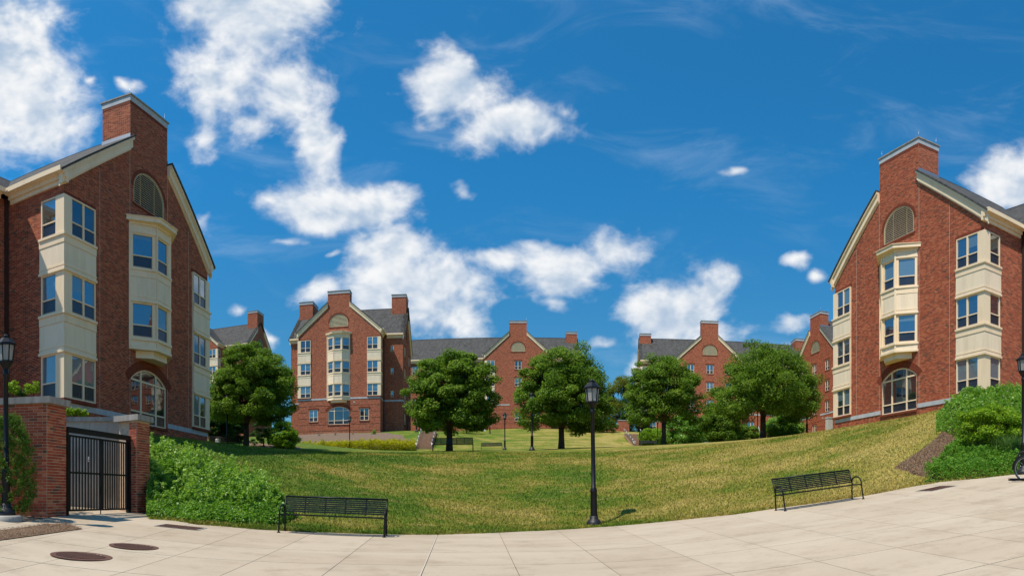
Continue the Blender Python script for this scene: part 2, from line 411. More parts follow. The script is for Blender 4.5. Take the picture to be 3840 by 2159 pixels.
mat('bark', rough=.9, spec=.15, fn=noisy((.030, .022, .017), (.095, .072, .055), 6, 6, .7, bmp=.8, bscale=14, stretch=(1, 1, .25), bd=.04))
mat('step_stone', rough=.85, fn=noisy((.34, .215, .135), (.46, .30, .195), 3, 5))
mat('white_box', (.75, .75, .73), .5)
mat('precast', rough=.85, fn=noisy((.42, .41, .39), (.56, .55, .52), 5, 5))
mat('rubber', (.014, .014, .015), .6)
mat('red_reflector', (.45, .02, .015), .25)
mat('dry_twig', (.22, .15, .09), .9)
mat('paper_sticker', (.70, .68, .66), .6)
mat('sticker_red', (.40, .06, .06), .6)

# ------------------------------------------------------------------ mesh helpers
class MB:
    "collects geometry; build() links it as ONE mesh object"
    def __init__(self, M=None):
        self.v, self.f, self.s, self.n = [], [], [], []
        self.M = M
    def add(self, verts, faces, smooth=False):
        o = len(self.v); fo = len(self.f)
        if self.M is not None: verts = [self.M @ Vector(p) for p in verts]
        self.v.extend(tuple(p) for p in verts)
        for q in faces:
            self.f.append(tuple(i + o for i in q)); self.s.append(smooth)
        self.n.append(((o, len(self.v)), (fo, len(self.f))))
        return self
    def box(self, x0, x1, y0, y1, z0, z1):
        v = [(x0, y0, z0), (x1, y0, z0), (x1, y1, z0), (x0, y1, z0), (x0, y0, z1), (x1, y0, z1), (x1, y1, z1), (x0, y1, z1)]
        return self.add(v, [(0, 3, 2, 1), (4, 5, 6, 7), (0, 1, 5, 4), (1, 2, 6, 5), (2, 3, 7, 6), (3, 0, 4, 7)])
    def prism(self, poly, z0, z1):
        "vertical extrusion of an anticlockwise (x, y) outline"
        n = len(poly)
        v = [(x, y, z0) for x, y in poly] + [(x, y, z1) for x, y in poly]
        return self.add(v, [tuple(range(n))[::-1], tuple(range(n, 2 * n))] + [(i, (i + 1) % n, n + (i + 1) % n, n + i) for i in range(n)])
    def slab(self, poly, y0, y1):
        "extrusion along y of an (x, z) outline; y0 is the front"
        n = len(poly)
        v = [(x, y0, z) for x, z in poly] + [(x, y1, z) for x, z in poly]
        return self.add(v, [tuple(range(n)), tuple(range(n, 2 * n))[::-1]] + [((i + 1) % n, i, n + i, n + (i + 1) % n) for i in range(n)])
    def lathe(self, prof, n=16, c=(0, 0, 0), smooth=True, phase=0.0):
        v, f = [], []
        for r, z in prof:
            for k in range(n):
                a = 2 * math.pi * k / n + phase
                v.append((c[0] + r * math.cos(a), c[1] + r * math.sin(a), c[2] + z))
        m = len(prof)
        for i in range(m - 1):
            for k in range(n):
                f.append((i * n + k, i * n + (k + 1) % n, (i + 1) * n + (k + 1) % n, (i + 1) * n + k))
        self.add(v, f, smooth)
        self.add([v[k] for k in range(n)], [tuple(range(n))[::-1]]); self.add([v[(m - 1) * n + k] for k in range(n)], [tuple(range(n))])
        return self
    def tube(self, pts, r, n=8, smooth=True):
        pts = [Vector(p) for p in pts]; rs = r if isinstance(r, (list, tuple)) else [r] * len(pts)
        v, f = [], []
        up = Vector((0, 0, 1))
        ref = None
        for i, p in enumerate(pts):
            t = (pts[min(i + 1, len(pts) - 1)] - pts[max(i - 1, 0)]).normalized()
            if ref is None:
                ref = up.cross(t)
                if ref.length < .1: ref = Vector((1, 0, 0)).cross(t)
            a = (ref - t * ref.dot(t)).normalized(); ref = a
            b = t.cross(a)
            for k in range(n):
                q = 2 * math.pi * k / n
                v.append(p + (a * math.cos(q) + b * math.sin(q)) * rs[i])
        for i in range(len(pts) - 1):
            for k in range(n):
                f.append((i * n + k, i * n + (k + 1) % n, (i + 1) * n + (k + 1) % n, (i + 1) * n + k))
        f += [tuple(range(n))[::-1], tuple((len(pts) - 1) * n + k for k in range(n))]
        return self.add(v, f, smooth)
    def bar(self, p, q, w, h):
        "box section w x h from p to q (w horizontal)"
        p, q = Vector(p), Vector(q); t = (q - p).normalized()
        s = t.cross(Vector((0, 0, 1)))
        s = s.normalized() if s.length > .01 else Vector((1, 0, 0))
        u = s.cross(t)
        v = []
        for c in (p, q):
            for a, b in ((-1, -1), (1, -1), (1, 1), (-1, 1)): v.append(c + s * (a * w / 2) + u * (b * h / 2))
        return self.add(v, [(3, 2, 1, 0), (4, 5, 6, 7), (0, 1, 5, 4), (1, 2, 6, 5), (2, 3, 7, 6), (3, 0, 4, 7)])
    def mesh(self, name):
        me = bpy.data.meshes.new(name)
        me.from_pydata(self.v, [], self.f)
        if any(self.s): me.polygons.foreach_set('use_smooth', self.s)
        uv_box(me)
        me.update()
        return me
    def build(self, name, m, parent=None, kind=None):
        "one mesh object; geometry that falls into far-apart pieces becomes one object for each piece"
        g = self.groups() if kind is None and 1 < len(self.n) < 400 else None
        if g and len(g) > 1:
            first = None
            for ids in g:
                mb = MB()
                for i in ids:
                    (v0, v1), (f0, f1) = self.n[i]
                    mb.add(self.v[v0:v1], [tuple(q - v0 for q in f) for f in self.f[f0:f1]])
                    mb.s[-(f1 - f0):] = self.s[f0:f1]
                o = link(name, mb.mesh(name), m, parent)
                first = first or o
            return first
        o = link(name, self.mesh(name), m, parent)
        if kind: o['kind'] = kind
        return o
    def groups(self):
        k = len(self.n); lo = np.array([np.min(self.v[a:b], 0) for (a, b), _ in self.n]); hi = np.array([np.max(self.v[a:b], 0) for (a, b), _ in self.n])
        size = (hi - lo).max(1); gap = np.maximum(0, np.maximum(lo[:, None] - hi[None], lo[None] - hi[:, None]))
        near = np.sqrt((gap ** 2).sum(2)) <= np.maximum(.018, .42 * np.maximum(size[:, None], size[None]))
        lab = np.arange(k)
        while True:
            new = np.array([lab[near[i]].min() for i in range(k)])
            new = new[new]
            if (new == lab).all(): break
            lab = new
        return [list(np.nonzero(lab == q)[0]) for q in np.unique(lab)]

def uv_box(me):
    n = len(me.polygons)
    if n == 0 or n > 60000: return
    nv = len(me.vertices); co = np.empty(nv * 3); me.vertices.foreach_get('co', co); co = co.reshape(-1, 3)
    nl = len(me.loops); li = np.empty(nl, int); me.loops.foreach_get('vertex_index', li)
    lt = np.empty(n, int); me.polygons.foreach_get('loop_total', lt)
    no = np.empty(n * 3); me.polygons.foreach_get('normal', no); no = no.reshape(-1, 3)
    ln = np.repeat(no, lt, axis=0); p = co[li]
    hx = np.stack([-ln[:, 1], ln[:, 0]], 1); hl = np.linalg.norm(hx, axis=1)
    flat = hl < .05
    hx[flat] = (1, 0); hl[flat] = 1
    hx = hx / hl[:, None]
    u = p[:, 0] * hx[:, 0] + p[:, 1] * hx[:, 1]
    # up-slope axis
    ux = np.stack([-hx[:, 1] * -ln[:, 2] * -1, hx[:, 0] * -ln[:, 2], hl], 1)
    w = p[:, 2] / np.maximum(np.abs(np.linalg.norm(ln[:, :2], axis=1)), .2)
    w[flat] = p[flat, 1]
    uvl = me.uv_layers.new(name='UVMap')
    uvl.data.foreach_set('uv', np.stack([u, w], 1).astype(np.float32).ravel())

def link(name, me, m, parent=None):
    o = bpy.data.objects.new(name, me)
    if m is not None and not me.materials: me.materials.append(MATS[m] if isinstance(m, str) else m)
    COL.objects.link(o)
    if parent is not None: o.parent = parent
    return o

def empty(name, loc=(0, 0, 0), rz=0.0):
    o = bpy.data.objects.new(name, None); COL.objects.link(o)
    o.location = loc; o.rotation_euler = (0, 0, rz); o.empty_display_size = .2
    return o

def tag(o, label=None, cat=None, group=None, kind=None):
    for k, v in (('label', label), ('category', cat), ('group', group), ('kind', kind)):
        if v: o[k] = v
    return o

def copy_tree(o, parent=None):
    c = o.copy(); COL.objects.link(c)
    c.parent = parent
    for ch in o.children: copy_tree(ch, c)
    return c

def arrays_mesh(name, V, F, var=None, smooth=False):
    "fast mesh from numpy arrays; F is (n, k) with constant k"
    me = bpy.data.meshes.new(name)
    V = np.asarray(V, np.float32); F = np.asarray(F, np.int32); n, k = F.shape
    me.vertices.add(len(V)); me.vertices.foreach_set('co', V.ravel())
    me.loops.add(n * k); me.loops.foreach_set('vertex_index', F.ravel())
    me.polygons.add(n); me.polygons.foreach_set('loop_start', np.arange(n, dtype=np.int32) * k)
    try: me.polygons.foreach_set('loop_total', np.full(n, k, np.int32))
    except Exception: pass
    if smooth: me.polygons.foreach_set('use_smooth', np.ones(n, bool))
    if var is not None:
        a = me.attributes.new('var', 'FLOAT', 'FACE'); a.data.foreach_set('value', np.asarray(var, np.float32))
    me.update(calc_edges=True); me.validate()
    return me

def grid_mesh(name, X, Y, Z):
    "X, Y, Z are (a, b) arrays"
    a, b = X.shape
    V = np.stack([X, Y, Z], -1).reshape(-1, 3)
    i = np.arange((a - 1) * (b - 1)); r, c = i // (b - 1), i % (b - 1); k = r * b + c
    F = np.stack([k, k + b, k + b + 1, k + 1], 1)
    me = arrays_mesh(name, V, F, smooth=True)
    if me.polygons[0].normal.z < 0: me.flip_normals()
    return me

# ------------------------------------------------------------------ terrain
EDGE_PX = [(560, 1948), (640, 1952), (740, 1966), (850, 1974), (960, 1984), (1230, 1996), (1503, 2004), (1649, 2004), (1872, 1997), (1960, 1992), (2100, 1986), (2221, 1978),
           (2400, 1964), (2760, 1928), (2910, 1906), (3080, 1883), (3236, 1860), (3434, 1822), (3525, 1808), (3680, 1804), (3840, 1800)]
EDGE = [on_plaza(*p) for p in EDGE_PX]
e_th = np.array([math.atan2(p.x, p.y) for p in EDGE]); e_r = np.array([math.hypot(p.x, p.y) for p in EDGE])
e_r[-3:] = np.maximum(e_r[-3:], e_r[-4] * .985)
def edge_r(t):
    return np.interp(t, e_th, e_r)

CTRL = []
for t, r in zip(e_th, e_r):
    x, y = r * math.sin(t), r * math.cos(t); CTRL.append((x, y, float(plaza_z(x, y)) + .03))
def cp(px, py, d): CTRL.append(tuple(at(px, py, d)))
# crest of the lawn, far path, building feet (photo pixel, distance)
for q in [(852, 1682, 42.4), (923, 1684, 43), (1100, 1688, 41), (1300, 1692, 38), (1500, 1694, 35), (1685, 1690, 35.5), (1774, 1688, 35), (1995, 1690, 39.5), (2104, 1681, 41), (2300, 1676, 45),
          (2489, 1669, 49), (2700, 1656, 48), (2861, 1648, 47), (3026, 1634, 50), (3133, 1614, 38.8), (3250, 1593, 36.4), (3452, 1558, 32.2), (3600, 1536, 30),
          (785, 1671, 32.7), (700, 1661, 30.6), (619, 1648, 28.4),
          (1118, 1690, 68), (1311, 1688, 67), (1560, 1688, 67), (1893, 1686, 63), (1700, 1687, 67), (2100, 1684, 70), (2340, 1674, 85), (2410, 1668, 90), (2600, 1664, 80), (2800, 1656, 75), (2960, 1643, 70),
          (1090, 1634, 86), (1250, 1625, 83), (1420, 1624, 81), (1560, 1622, 76), (1640, 1620, 76), (1700, 1618, 92), (1810, 1616, 105), (1945, 1606, 110), (2124, 1620, 100), (2283, 1628, 97), (2341, 1630, 97),
          (2000, 1655, 78), (1800, 1655, 78), (2200, 1658, 80), (2420, 1628, 99), (2660, 1632, 104), (3090, 1630, 92), (2990, 1634, 98), (900, 1640, 100), (1000, 1640, 80), (800, 1650, 60), (1000, 1650, 66)]: cp(*q)
CTRL += [(-9.0, 12.3, -.35), (-10.0, 14.0, .45), (-11.5, 16.5, 1.55), (-14, 19, 2.55), (-15.2, 21.5, 2.85), (-8, 13.8, -.05), (-6, 15.5, -.2), (-10, 19, 1.4), (-12, 25, 2.45),
         (14.5, 13.6, 1.2), (15.5, 15.5, 2.4), (18, 17, 4.0), (20.5, 20, 4.7), (16, 20, 3.2), (18, 14, 2.8), (22, 14, 4.5), (12.5, 15.5, 1.2),
         (-30, 60, 6), (-60, 60, 7), (-45, 30, 5), (-40, 100, 12), (60, 60, 9), (80, 40, 8), (50, 20, 6), (0, 140, 15), (-80, 140, 15), (80, 140, 15), (40, 110, 12), (0, 200, 16), (-150, 60, 9), (150, 60, 9), (-120, 200, 17), (120, 200, 17)]
CP = np.array(CTRL)
def tps_fit(P):
    n = len(P); d = np.linalg.norm(P[:, None, :2] - P[None, :, :2], axis=2)
    K = np.where(d > 0, d * d * np.log(np.maximum(d, 1e-9)), 0)
    A = np.zeros((n + 3, n + 3)); A[:n, :n] = K + np.eye(n) * 1.2; A[:n, n] = 1; A[:n, n + 1:] = P[:, :2]; A[n:, :n] = A[:n, n:].T
    return np.linalg.solve(A, np.concatenate([P[:, 2], [0, 0, 0]]))
TW = tps_fit(CP)
def tps(x, y):
    x = np.asarray(x, float); y = np.asarray(y, float); sh = x.shape; x = x.ravel(); y = y.ravel()
    out = np.empty(len(x))
    for i in range(0, len(x), 20000):
        a, b = x[i:i + 20000], y[i:i + 20000]
        d2 = (a[:, None] - CP[None, :, 0]) ** 2 + (b[:, None] - CP[None, :, 1]) ** 2
        out[i:i + 20000] = (np.where(d2 > 0, .5 * d2 * np.log(np.maximum(d2, 1e-12)), 0) @ TW[:len(CP)]) + TW[len(CP)] + TW[len(CP) + 1] * a + TW[len(CP) + 2] * b
    return out.reshape(sh)
def ground(x, y):
    "height of the ground: lawn beyond the plaza edge, plaza inside it"
    x = np.asarray(x, float); y = np.asarray(y, float)
    r = np.hypot(x, y); t = np.arctan2(x, y); e = edge_r(np.clip(t, e_th[0], e_th[-1]))
    pz = plaza_z(x, y); g = tps(x, y)
    w = np.clip((r - e) / 2.5, 0, 1); w = w * w * (3 - 2 * w)
    z = pz + .03 + (np.maximum(g, pz + .03) - pz - .03) * w
    far = np.clip((r - 150) / 120, 0, 1)
    return np.where(r > e, z * (1 - far) + 15.5 * far, pz)
def gz(x, y): return float(ground(np.array([x]), np.array([y]))[0])
def on_terrain(px, py, d0=8.0, d1=120.0):
    "first place where the ray of a photo pixel meets the ground"
    t = (px - CX) / FPX; e = math.tan((HY - py) / FPX); d = np.arange(d0, d1, .05)
    z = ground(d * math.sin(t), d * math.cos(t)); k = int(np.argmax(z >= d * e)); k = k if z[k] >= d[k] * e else len(d) - 1
    return Vector((d[k] * math.sin(t), d[k] * math.cos(t), float(z[k])))
def on_ground(px, d, sink=.0):
    p = at(px, HY, d); p.z = gz(p.x, p.y) - sink
    return p

# lawn sheet, in rings from the plaza edge out to the horizon
nt_, nr_ = 330, 210
th = np.linspace(R(-37.0), R(62), nt_)
s = np.linspace(0, 1, nr_)
rr = edge_r(th)[:, None] + (np.exp(s[None, :] * 4.6) - 1) / (math.exp(4.6) - 1) * 560
TT = np.repeat(th[:, None], nr_, 1)
GX, GY = rr * np.sin(TT), rr * np.cos(TT)
GZ = ground(GX, GY)
GZ[:, 0] = plaza_z(GX[:, 0], GY[:, 0]) - .05
lawn = link('lawn', grid_mesh('lawn', GX, GY, GZ), 'lawn'); tag(lawn, kind='structure', label='sloping lawn, green on the left and dry on the right')

# ground all round behind the camera and to the sides
gx, gy = np.meshgrid(np.linspace(-260, 260, 90), np.linspace(-260, 30, 60))
base = link('ground', grid_mesh('ground', gx, gy, np.minimum(plaza_z(gx, gy), 3) - .25), 'soil'); tag(base, kind='structure')

# plaza: bed of joint mortar, then slabs
px_, py_ = np.meshgrid(np.linspace(-16, 26, 127), np.linspace(-14, 19, 100))
plaza = link('pavement', grid_mesh('pavement', px_, py_, plaza_z(px_, py_) - .02), 'concrete_joint'); tag(plaza, kind='structure', label='pale concrete plaza laid in slabs')
AC = Vector((1.2, -15.0))                        # centre of the fan in which the slabs are laid
gap = .0045
R_edges = [13.5, 15.3, 17.1, 18.9, 20.7, 22.5, 24.3, 30.0, 36.5]
ang0, dang = -2.98 - 3.0 * 19, 3.0
nslab = 0
for i in range(len(R_edges) - 1):
    for k in range(40):
        a0, a1 = R(ang0 + dang * k), R(ang0 + dang * (k + 1)); r0, r1 = R_edges[i], R_edges[i + 1]
        am, rm = (a0 + a1) / 2, (r0 + r1) / 2
        cx, cy = AC.x + rm * math.sin(am), AC.y + rm * math.cos(am)
        t = math.atan2(cx, cy); d = math.hypot(cx, cy)
        if cy < .2 or abs(t) > R(80): continue
        if d - (r1 - r0) > float(edge_r(np.clip(t, e_th[0], e_th[-1]))) + .2: continue
        if t < R(-38) and cx < -9.6: continue
        wide = .012 if k == 17 else gap
        g0, g1 = gap / r0, wide / r0
        nn = 3
        V, F = [], []
        for (r, ) in ((r0 + .011, ), (rm, ), (r1 - .011, )):
            for q in range(nn + 1):
                a = a0 + g0 + (a1 - a0 - g0 - g1) * q / nn
                x, y = AC.x + r * math.sin(a), AC.y + r * math.cos(a); V.append((x, y, float(plaza_z(x, y))))
        m_ = nn + 1
        for r_ in range(2):
            for q in range(nn): F.append((r_ * m_ + q, r_ * m_ + q + 1, (r_ + 1) * m_ + q + 1, (r_ + 1) * m_ + q))
        ring = list(range(m_)) + [2 * m_ - 1, 3 * m_ - 1] + list(range(3 * m_ - 2, 2 * m_ - 1, -1)) + [m_]
        o_ = len(V); V += [(V[q][0], V[q][1], V[q][2] - .03) for q in ring]
        for q in range(len(ring)): F.append((ring[(q + 1) % len(ring)], ring[q], o_ + q, o_ + (q + 1) % len(ring)))
        mb = MB(); mb.add(V, F)
        me = mb.mesh('slab')
        sl = link('slab', me, 'concrete', plaza)
        nslab += 1
# pale sealant bead in the one wide joint
a = R(ang0 + dang * 18); mb = MB()
for q in range(40):
    r0 = 19.5 + q * .33
    p = [AC + Vector((math.sin(a - .010 / r0), math.cos(a - .010 / r0))) * rr_ for rr_ in (r0, r0 + .335)]
    if p[1].y > 13.45: break
    mb.bar((p[0].x, p[0].y, float(plaza_z(p[0].x, p[0].y)) + .0), (p[1].x, p[1].y, float(plaza_z(p[1].x, p[1].y)) + .0), .014, .010)
mb.build('joint_sealant', 'sealant', plaza)

# ------------------------------------------------------------------ buildings
PANE_POOL = ['glass_clear', 'glass_clear', 'glass_shade', 'glass_blind', 'glass_clear', 'glass_dark']
def plane(ox, oy, ang):
    "frame whose x runs along a wall, -y points out of it, z is up"
    return Matrix.Translation((ox, oy, 0)) @ Matrix.Rotation(ang, 4, 'Z')

def window_unit(parent, M, x0, x1, z0, z1, y=0.0, cols=1, mull=.10, fr=.06, split=.36, dep=.07, panes=None, name='window', lintel=False, sill=False, rnd=None):
    "frame with a fixed upper and a sliding lower light in each column; panes are parts of their own"
    rnd = rnd or random
    f = MB(M)
    f.box(x0, x0 + fr, y, y + dep, z0, z1); f.box(x1 - fr, x1, y, y + dep, z0, z1)
    f.box(x0 + fr, x1 - fr, y + .002, y + dep, z0, z0 + fr); f.box(x0 + fr, x1 - fr, y + .002, y + dep, z1 - fr, z1)
    zs = z0 + (z1 - z0) * split
    w = (x1 - x0 - 2 * fr - (cols - 1) * mull) / cols
    cells = []
    for c in range(cols):
        a = x0 + fr + c * (w + mull); b = a + w
        if c: f.box(a - mull, a, y + .004, y + dep, z0 + fr, z1 - fr)
        f.box(a, b, y + .006, y + dep, zs - .025, zs + .03)
        cells.append((a, b))
    fo = f.build(name, 'cream_paint', parent)
    choice = panes or rnd.choice(PANE_POOL)
    par = fo if parent is None or parent.parent is None else parent
    for a, b in cells:
        zc = z1 - fr + .004
        if choice != 'glass_dark' and rnd.random() < .5:
            cut = zs + .028 + (zc - zs - .028) * rnd.choice((.0, .35, .5, .65, .8))
            if cut > zs + .1: p = MB(M); p.box(a - .004, b + .004, y + dep - .03, y + dep - .022, zs + .028, cut); p.build('pane', 'glass_clear', par)
            p = MB(M); p.box(a - .004, b + .004, y + dep - .03, y + dep - .022, max(cut, zs + .028), zc); p.build('blind_pane', 'glass_blind', par)
        else:
            p = MB(M); p.box(a - .004, b + .004, y + dep - .03, y + dep - .022, zs + .028, zc); p.build('pane', choice, par)
        s_ = MB(M); s_.box(a - .004, b + .004, y + dep - .035, y + dep - .027, z0 + fr - .004, zs - .023); s_.build('screen', 'insect_screen', par)
        t_ = MB(M)
        t_.box(a, a + .035, y + dep - .055, y + dep - .036, z0 + fr, zs - .025); t_.box(b - .035, b, y + dep - .055, y + dep - .036, z0 + fr, zs - .025); t_.box(a + .035, b - .035, y + dep - .054, y + dep - .036, z0 + fr, z0 + fr + .05)
        t_.build('sash', 'tan_sash', par)
    if sill:
        q = MB(M); q.box(x0 - .08, x1 + .08, y - .10, y + dep, z0 - .12, z0 - .003); q.build('brick_sill', 'dark_brick', par)
    if lintel:
        q = MB(M); n = max(4, int((x1 - x0 + .3) / .0677)); st = (x1 - x0 + .3) / n
        for i in range(n): q.box(x0 - .15 + i * st + .004, x0 - .15 + (i + 1) * st - .004, y - .085, y - .02, z1 + .01, z1 + .22)
        q.build('soldier_course', 'dark_brick', par, kind='stuff')
    return fo

def arch_outline(xc, hw, z0, zs, rise, n=14):
    "x, z outline of an opening with a segmental (or round) head"
    pts = [(xc - hw, z0), (xc + hw, z0)]
    r = (hw * hw + rise * rise) / (2 * rise); zc = zs + rise - r
    a = math.asin(min(1, hw / r))
    if rise >= hw - 1e-6: a = math.pi / 2
    for i in range(n + 1):
        q = a - 2 * a * i / n
        pts.append((xc + r * math.sin(q), zc + r * math.cos(q)))
    return pts

def facade(M, outer, holes, depth=.12):
    "flat wall (x, z outline) with real openings and reveals"
    mb = MB(M)
    loops = [[Vector((x, 0, z)) for x, z in outer]] + [[Vector((x, 0, z)) for x, z in h] for h in holes]
    flat = [p for l in loops for p in l]
    tris = tessellate_polygon(loops)
    F = []
    for t in tris:
        a, b, c = (flat[i] for i in t)
        n = (b - a).cross(c - a)
        F.append(tuple(t) if n.y < 0 else tuple(t)[::-1])
    mb.add(flat, F)
    for h in holes:
        n = len(h)
        area = sum(h[i][0] * h[(i + 1) % n][1] - h[(i + 1) % n][0] * h[i][1] for i in range(n))
        hh = h if area > 0 else h[::-1]
        v = [(x, 0, z) for x, z in hh] + [(x, depth, z) for x, z in hh]
        mb.add(v, [(i, (i + 1) % n, n + (i + 1) % n, n + i) for i in range(n)])
    return mb

LV = dict(z3=0.0, p2=1.86, z2=3.60, p1=5.42, z1=7.20, top=9.17, eave=9.90)     # heights above the lowest big-window sill
ROWS = [(0.0, 1.86), (3.60, 5.42), (7.20, 9.17)]

def ledge_stack(mb_p, mb_t, boxf, z0, z1):
    "spandrel between two windows: ledges and mouldings, boxf(mb, proud, za, zb)"
    boxf(mb_t, .13, z1 - .11, z1)
    boxf(mb_t, .075, z1 - .46, z1 - .115)
    boxf(mb_p, .05, z0 + .34, z1 - .465)
    boxf(mb_t, .075, z0 + .24, z0 + .335)
    boxf(mb_p, .06, z0 + .115, z0 + .235)
    boxf(mb_t, .12, z0, z0 + .11)

def corner_bay(root, M, W, right, rows, rnd, side=True, wid=1.95, sd=1.2, lower_sill=True):
    "cream bay wrapped round a corner of the gable: two lights on the front, one on the side"
    x0, x1 = (W - wid, W) if right else (0, wid)
    post = .34
    def ell(p, q=.0):
        if right: return [(x0, -p), (W + p, -p), (W + p, sd), (W - .03, sd), (W - .03, .03), (x0, .03)]
        return [(-p, -p), (x1, -p), (x1, .03), (.03, .03), (.03, sd), (-p, sd)]
    core = MB(M); core.prism(ell(.004), rows[0][0], rows[-1][1])
    bay = core.build('corner_bay', 'cream_panel', root)
    for i in range(len(rows) - 1):
        body, trim = MB(M), MB(M)
        ledge_stack(body, trim, lambda mb, p, za, zb: mb.prism(ell(p + .055), za, zb), rows[i][1], rows[i + 1][0])
        body.build('spandrel_panel', 'cream_panel', bay); trim.build('ledge', 'cream_paint', bay)
    for z0, z1 in rows:
        po = MB(M)
        if right: po.prism([(W - post, -.10), (W + .10, -.10), (W + .10, post - .06), (W - .02, post - .06), (W - .02, .02), (W - post, .02)], z0, z1)
        else: po.prism([(-.10, -.10), (post, -.10), (post, .02), (.02, .02), (.02, post - .06), (-.10, post - .06)], z0, z1)
        po.build('corner_post', 'cream_paint', bay)
        a, b = (x0 + .02, W - post - .002) if right else (post + .002, x1 - .02)
        window_unit(bay, M, a, b, z0, z1, y=-.095, cols=2, dep=.085, name='window_frame', rnd=rnd)
        if side:
            Ms = M @ (plane(W, 0, R(90)) if right else plane(0, sd, R(-90)))
            a, b = (post - .055, sd - .08) if right else (.08, sd - post + .055)
            window_unit(bay, Ms, a, b, z0, z1, y=-.095, cols=1, dep=.085, name='window_frame', rnd=rnd)
    # brick soldier course above and brick sill below
    so = MB(M); n = int((wid + .12) / .0677); zt = rows[-1][1]
    xa = x0 - .12 if right else 0
    for i in range(n): so.box(xa + i * .0677 + .004, xa + (i + 1) * .0677 - .003, -.02, .0, zt + .01, zt + .23)
    so.build('soldier_course', 'dark_brick', bay, kind='stuff')
    if lower_sill:
        sl = MB(M); e = ell(.15); sl.prism(e, rows[0][0] - .13, rows[0][0] - .003); sl.build('brick_sill', 'dark_brick', bay)
    return bay

def oriel(root, M, xc, rows, zbot, rnd, hw=1.72, ch=.62, pj=.72):
    "three-sided bay window with cornice, ledges and panels"
    def outl(o): return [(xc - hw - .9 * o, .03), (xc - ch - .42 * o, -pj - o), (xc + ch + .42 * o, -pj - o), (xc + hw + .9 * o, .03)]
    body, trim = MB(M), MB(M)
    def bx(mb, p, za, zb): mb.prism(outl(p), za, zb)
    for i in range(len(rows) - 1): ledge_stack(body, trim, bx, rows[i][1], rows[i + 1][0])
    zt = rows[-1][1]
    trim.prism(outl(.07), zt, zt + .12); body.prism(outl(.03), zt + .12, zt + .48); trim.prism(outl(.10), zt + .48, zt + .62)
    trim.prism(outl(.34), zt + .62, zt + .86)
    zb = rows[0][0]
    trim.prism(outl(.13), zb - .12, zb - .002); body.prism(outl(.05), zb - .45, zb - .12); trim.prism(outl(.12), zb - .58, zb - .45)
    lo = [(xc - hw * .72, .02), (xc - ch, -pj + .12), (xc + ch, -pj + .12), (xc + hw * .72, .02)]
    trim.prism(lo, zbot, zb - .58)
    core = MB(M); core.prism(outl(-.10), zb - .5, zt + .5)
    b = core.build('bay_window', 'cream_panel', root); body.build('spandrel_panel', 'cream_panel', b); trim.build('moulding', 'cream_paint', b)
    cap = MB(M)                                                    # sloping roof of the bay
    o1, o2 = outl(.40), [(xc - hw * .7, -.005), (xc - ch * .8, -.006), (xc + ch * .8, -.006), (xc + hw * .7, -.005)]
    v = [(x, y, zt + .862) for x, y in o1] + [(x, y, zt + 1.12) for x, y in o2] + [(x, y, zt + .90) for x, y in o1]
    cap.add(v, [(0, 3, 2, 1), (0, 1, 9, 8), (1, 2, 10, 9), (2, 3, 11, 10), (8, 9, 5, 4), (9, 10, 6, 5), (10, 11, 7, 6)])
    cap.build('bay_roof', 'cream_paint', b)
    pts = outl(0.0)
    for i in range(3):
        (ax, ay), (bx_, by) = pts[i], pts[i + 1]
        ang = math.atan2(by - ay, bx_ - ax); ln = math.hypot(bx_ - ax, by - ay)
        Mf = M @ plane(ax, ay, ang)
        po = MB(Mf)
        for z0, z1 in rows:
            a, c = .10, ln - .10
            po.box(.0, a - .002, -.015, .07, z0, z1); po.box(c + .002, ln, -.015, .07, z0, z1)
            window_unit(b, Mf, a, c, z0, z1, y=-.01, cols=1, fr=.08, dep=.09, name='window_frame', rnd=rnd)
        po.box(-.05, .05, -.095, .02, zb - .45, zt + .48)
        po.build('bay_post', 'cream_paint', b)
    return b

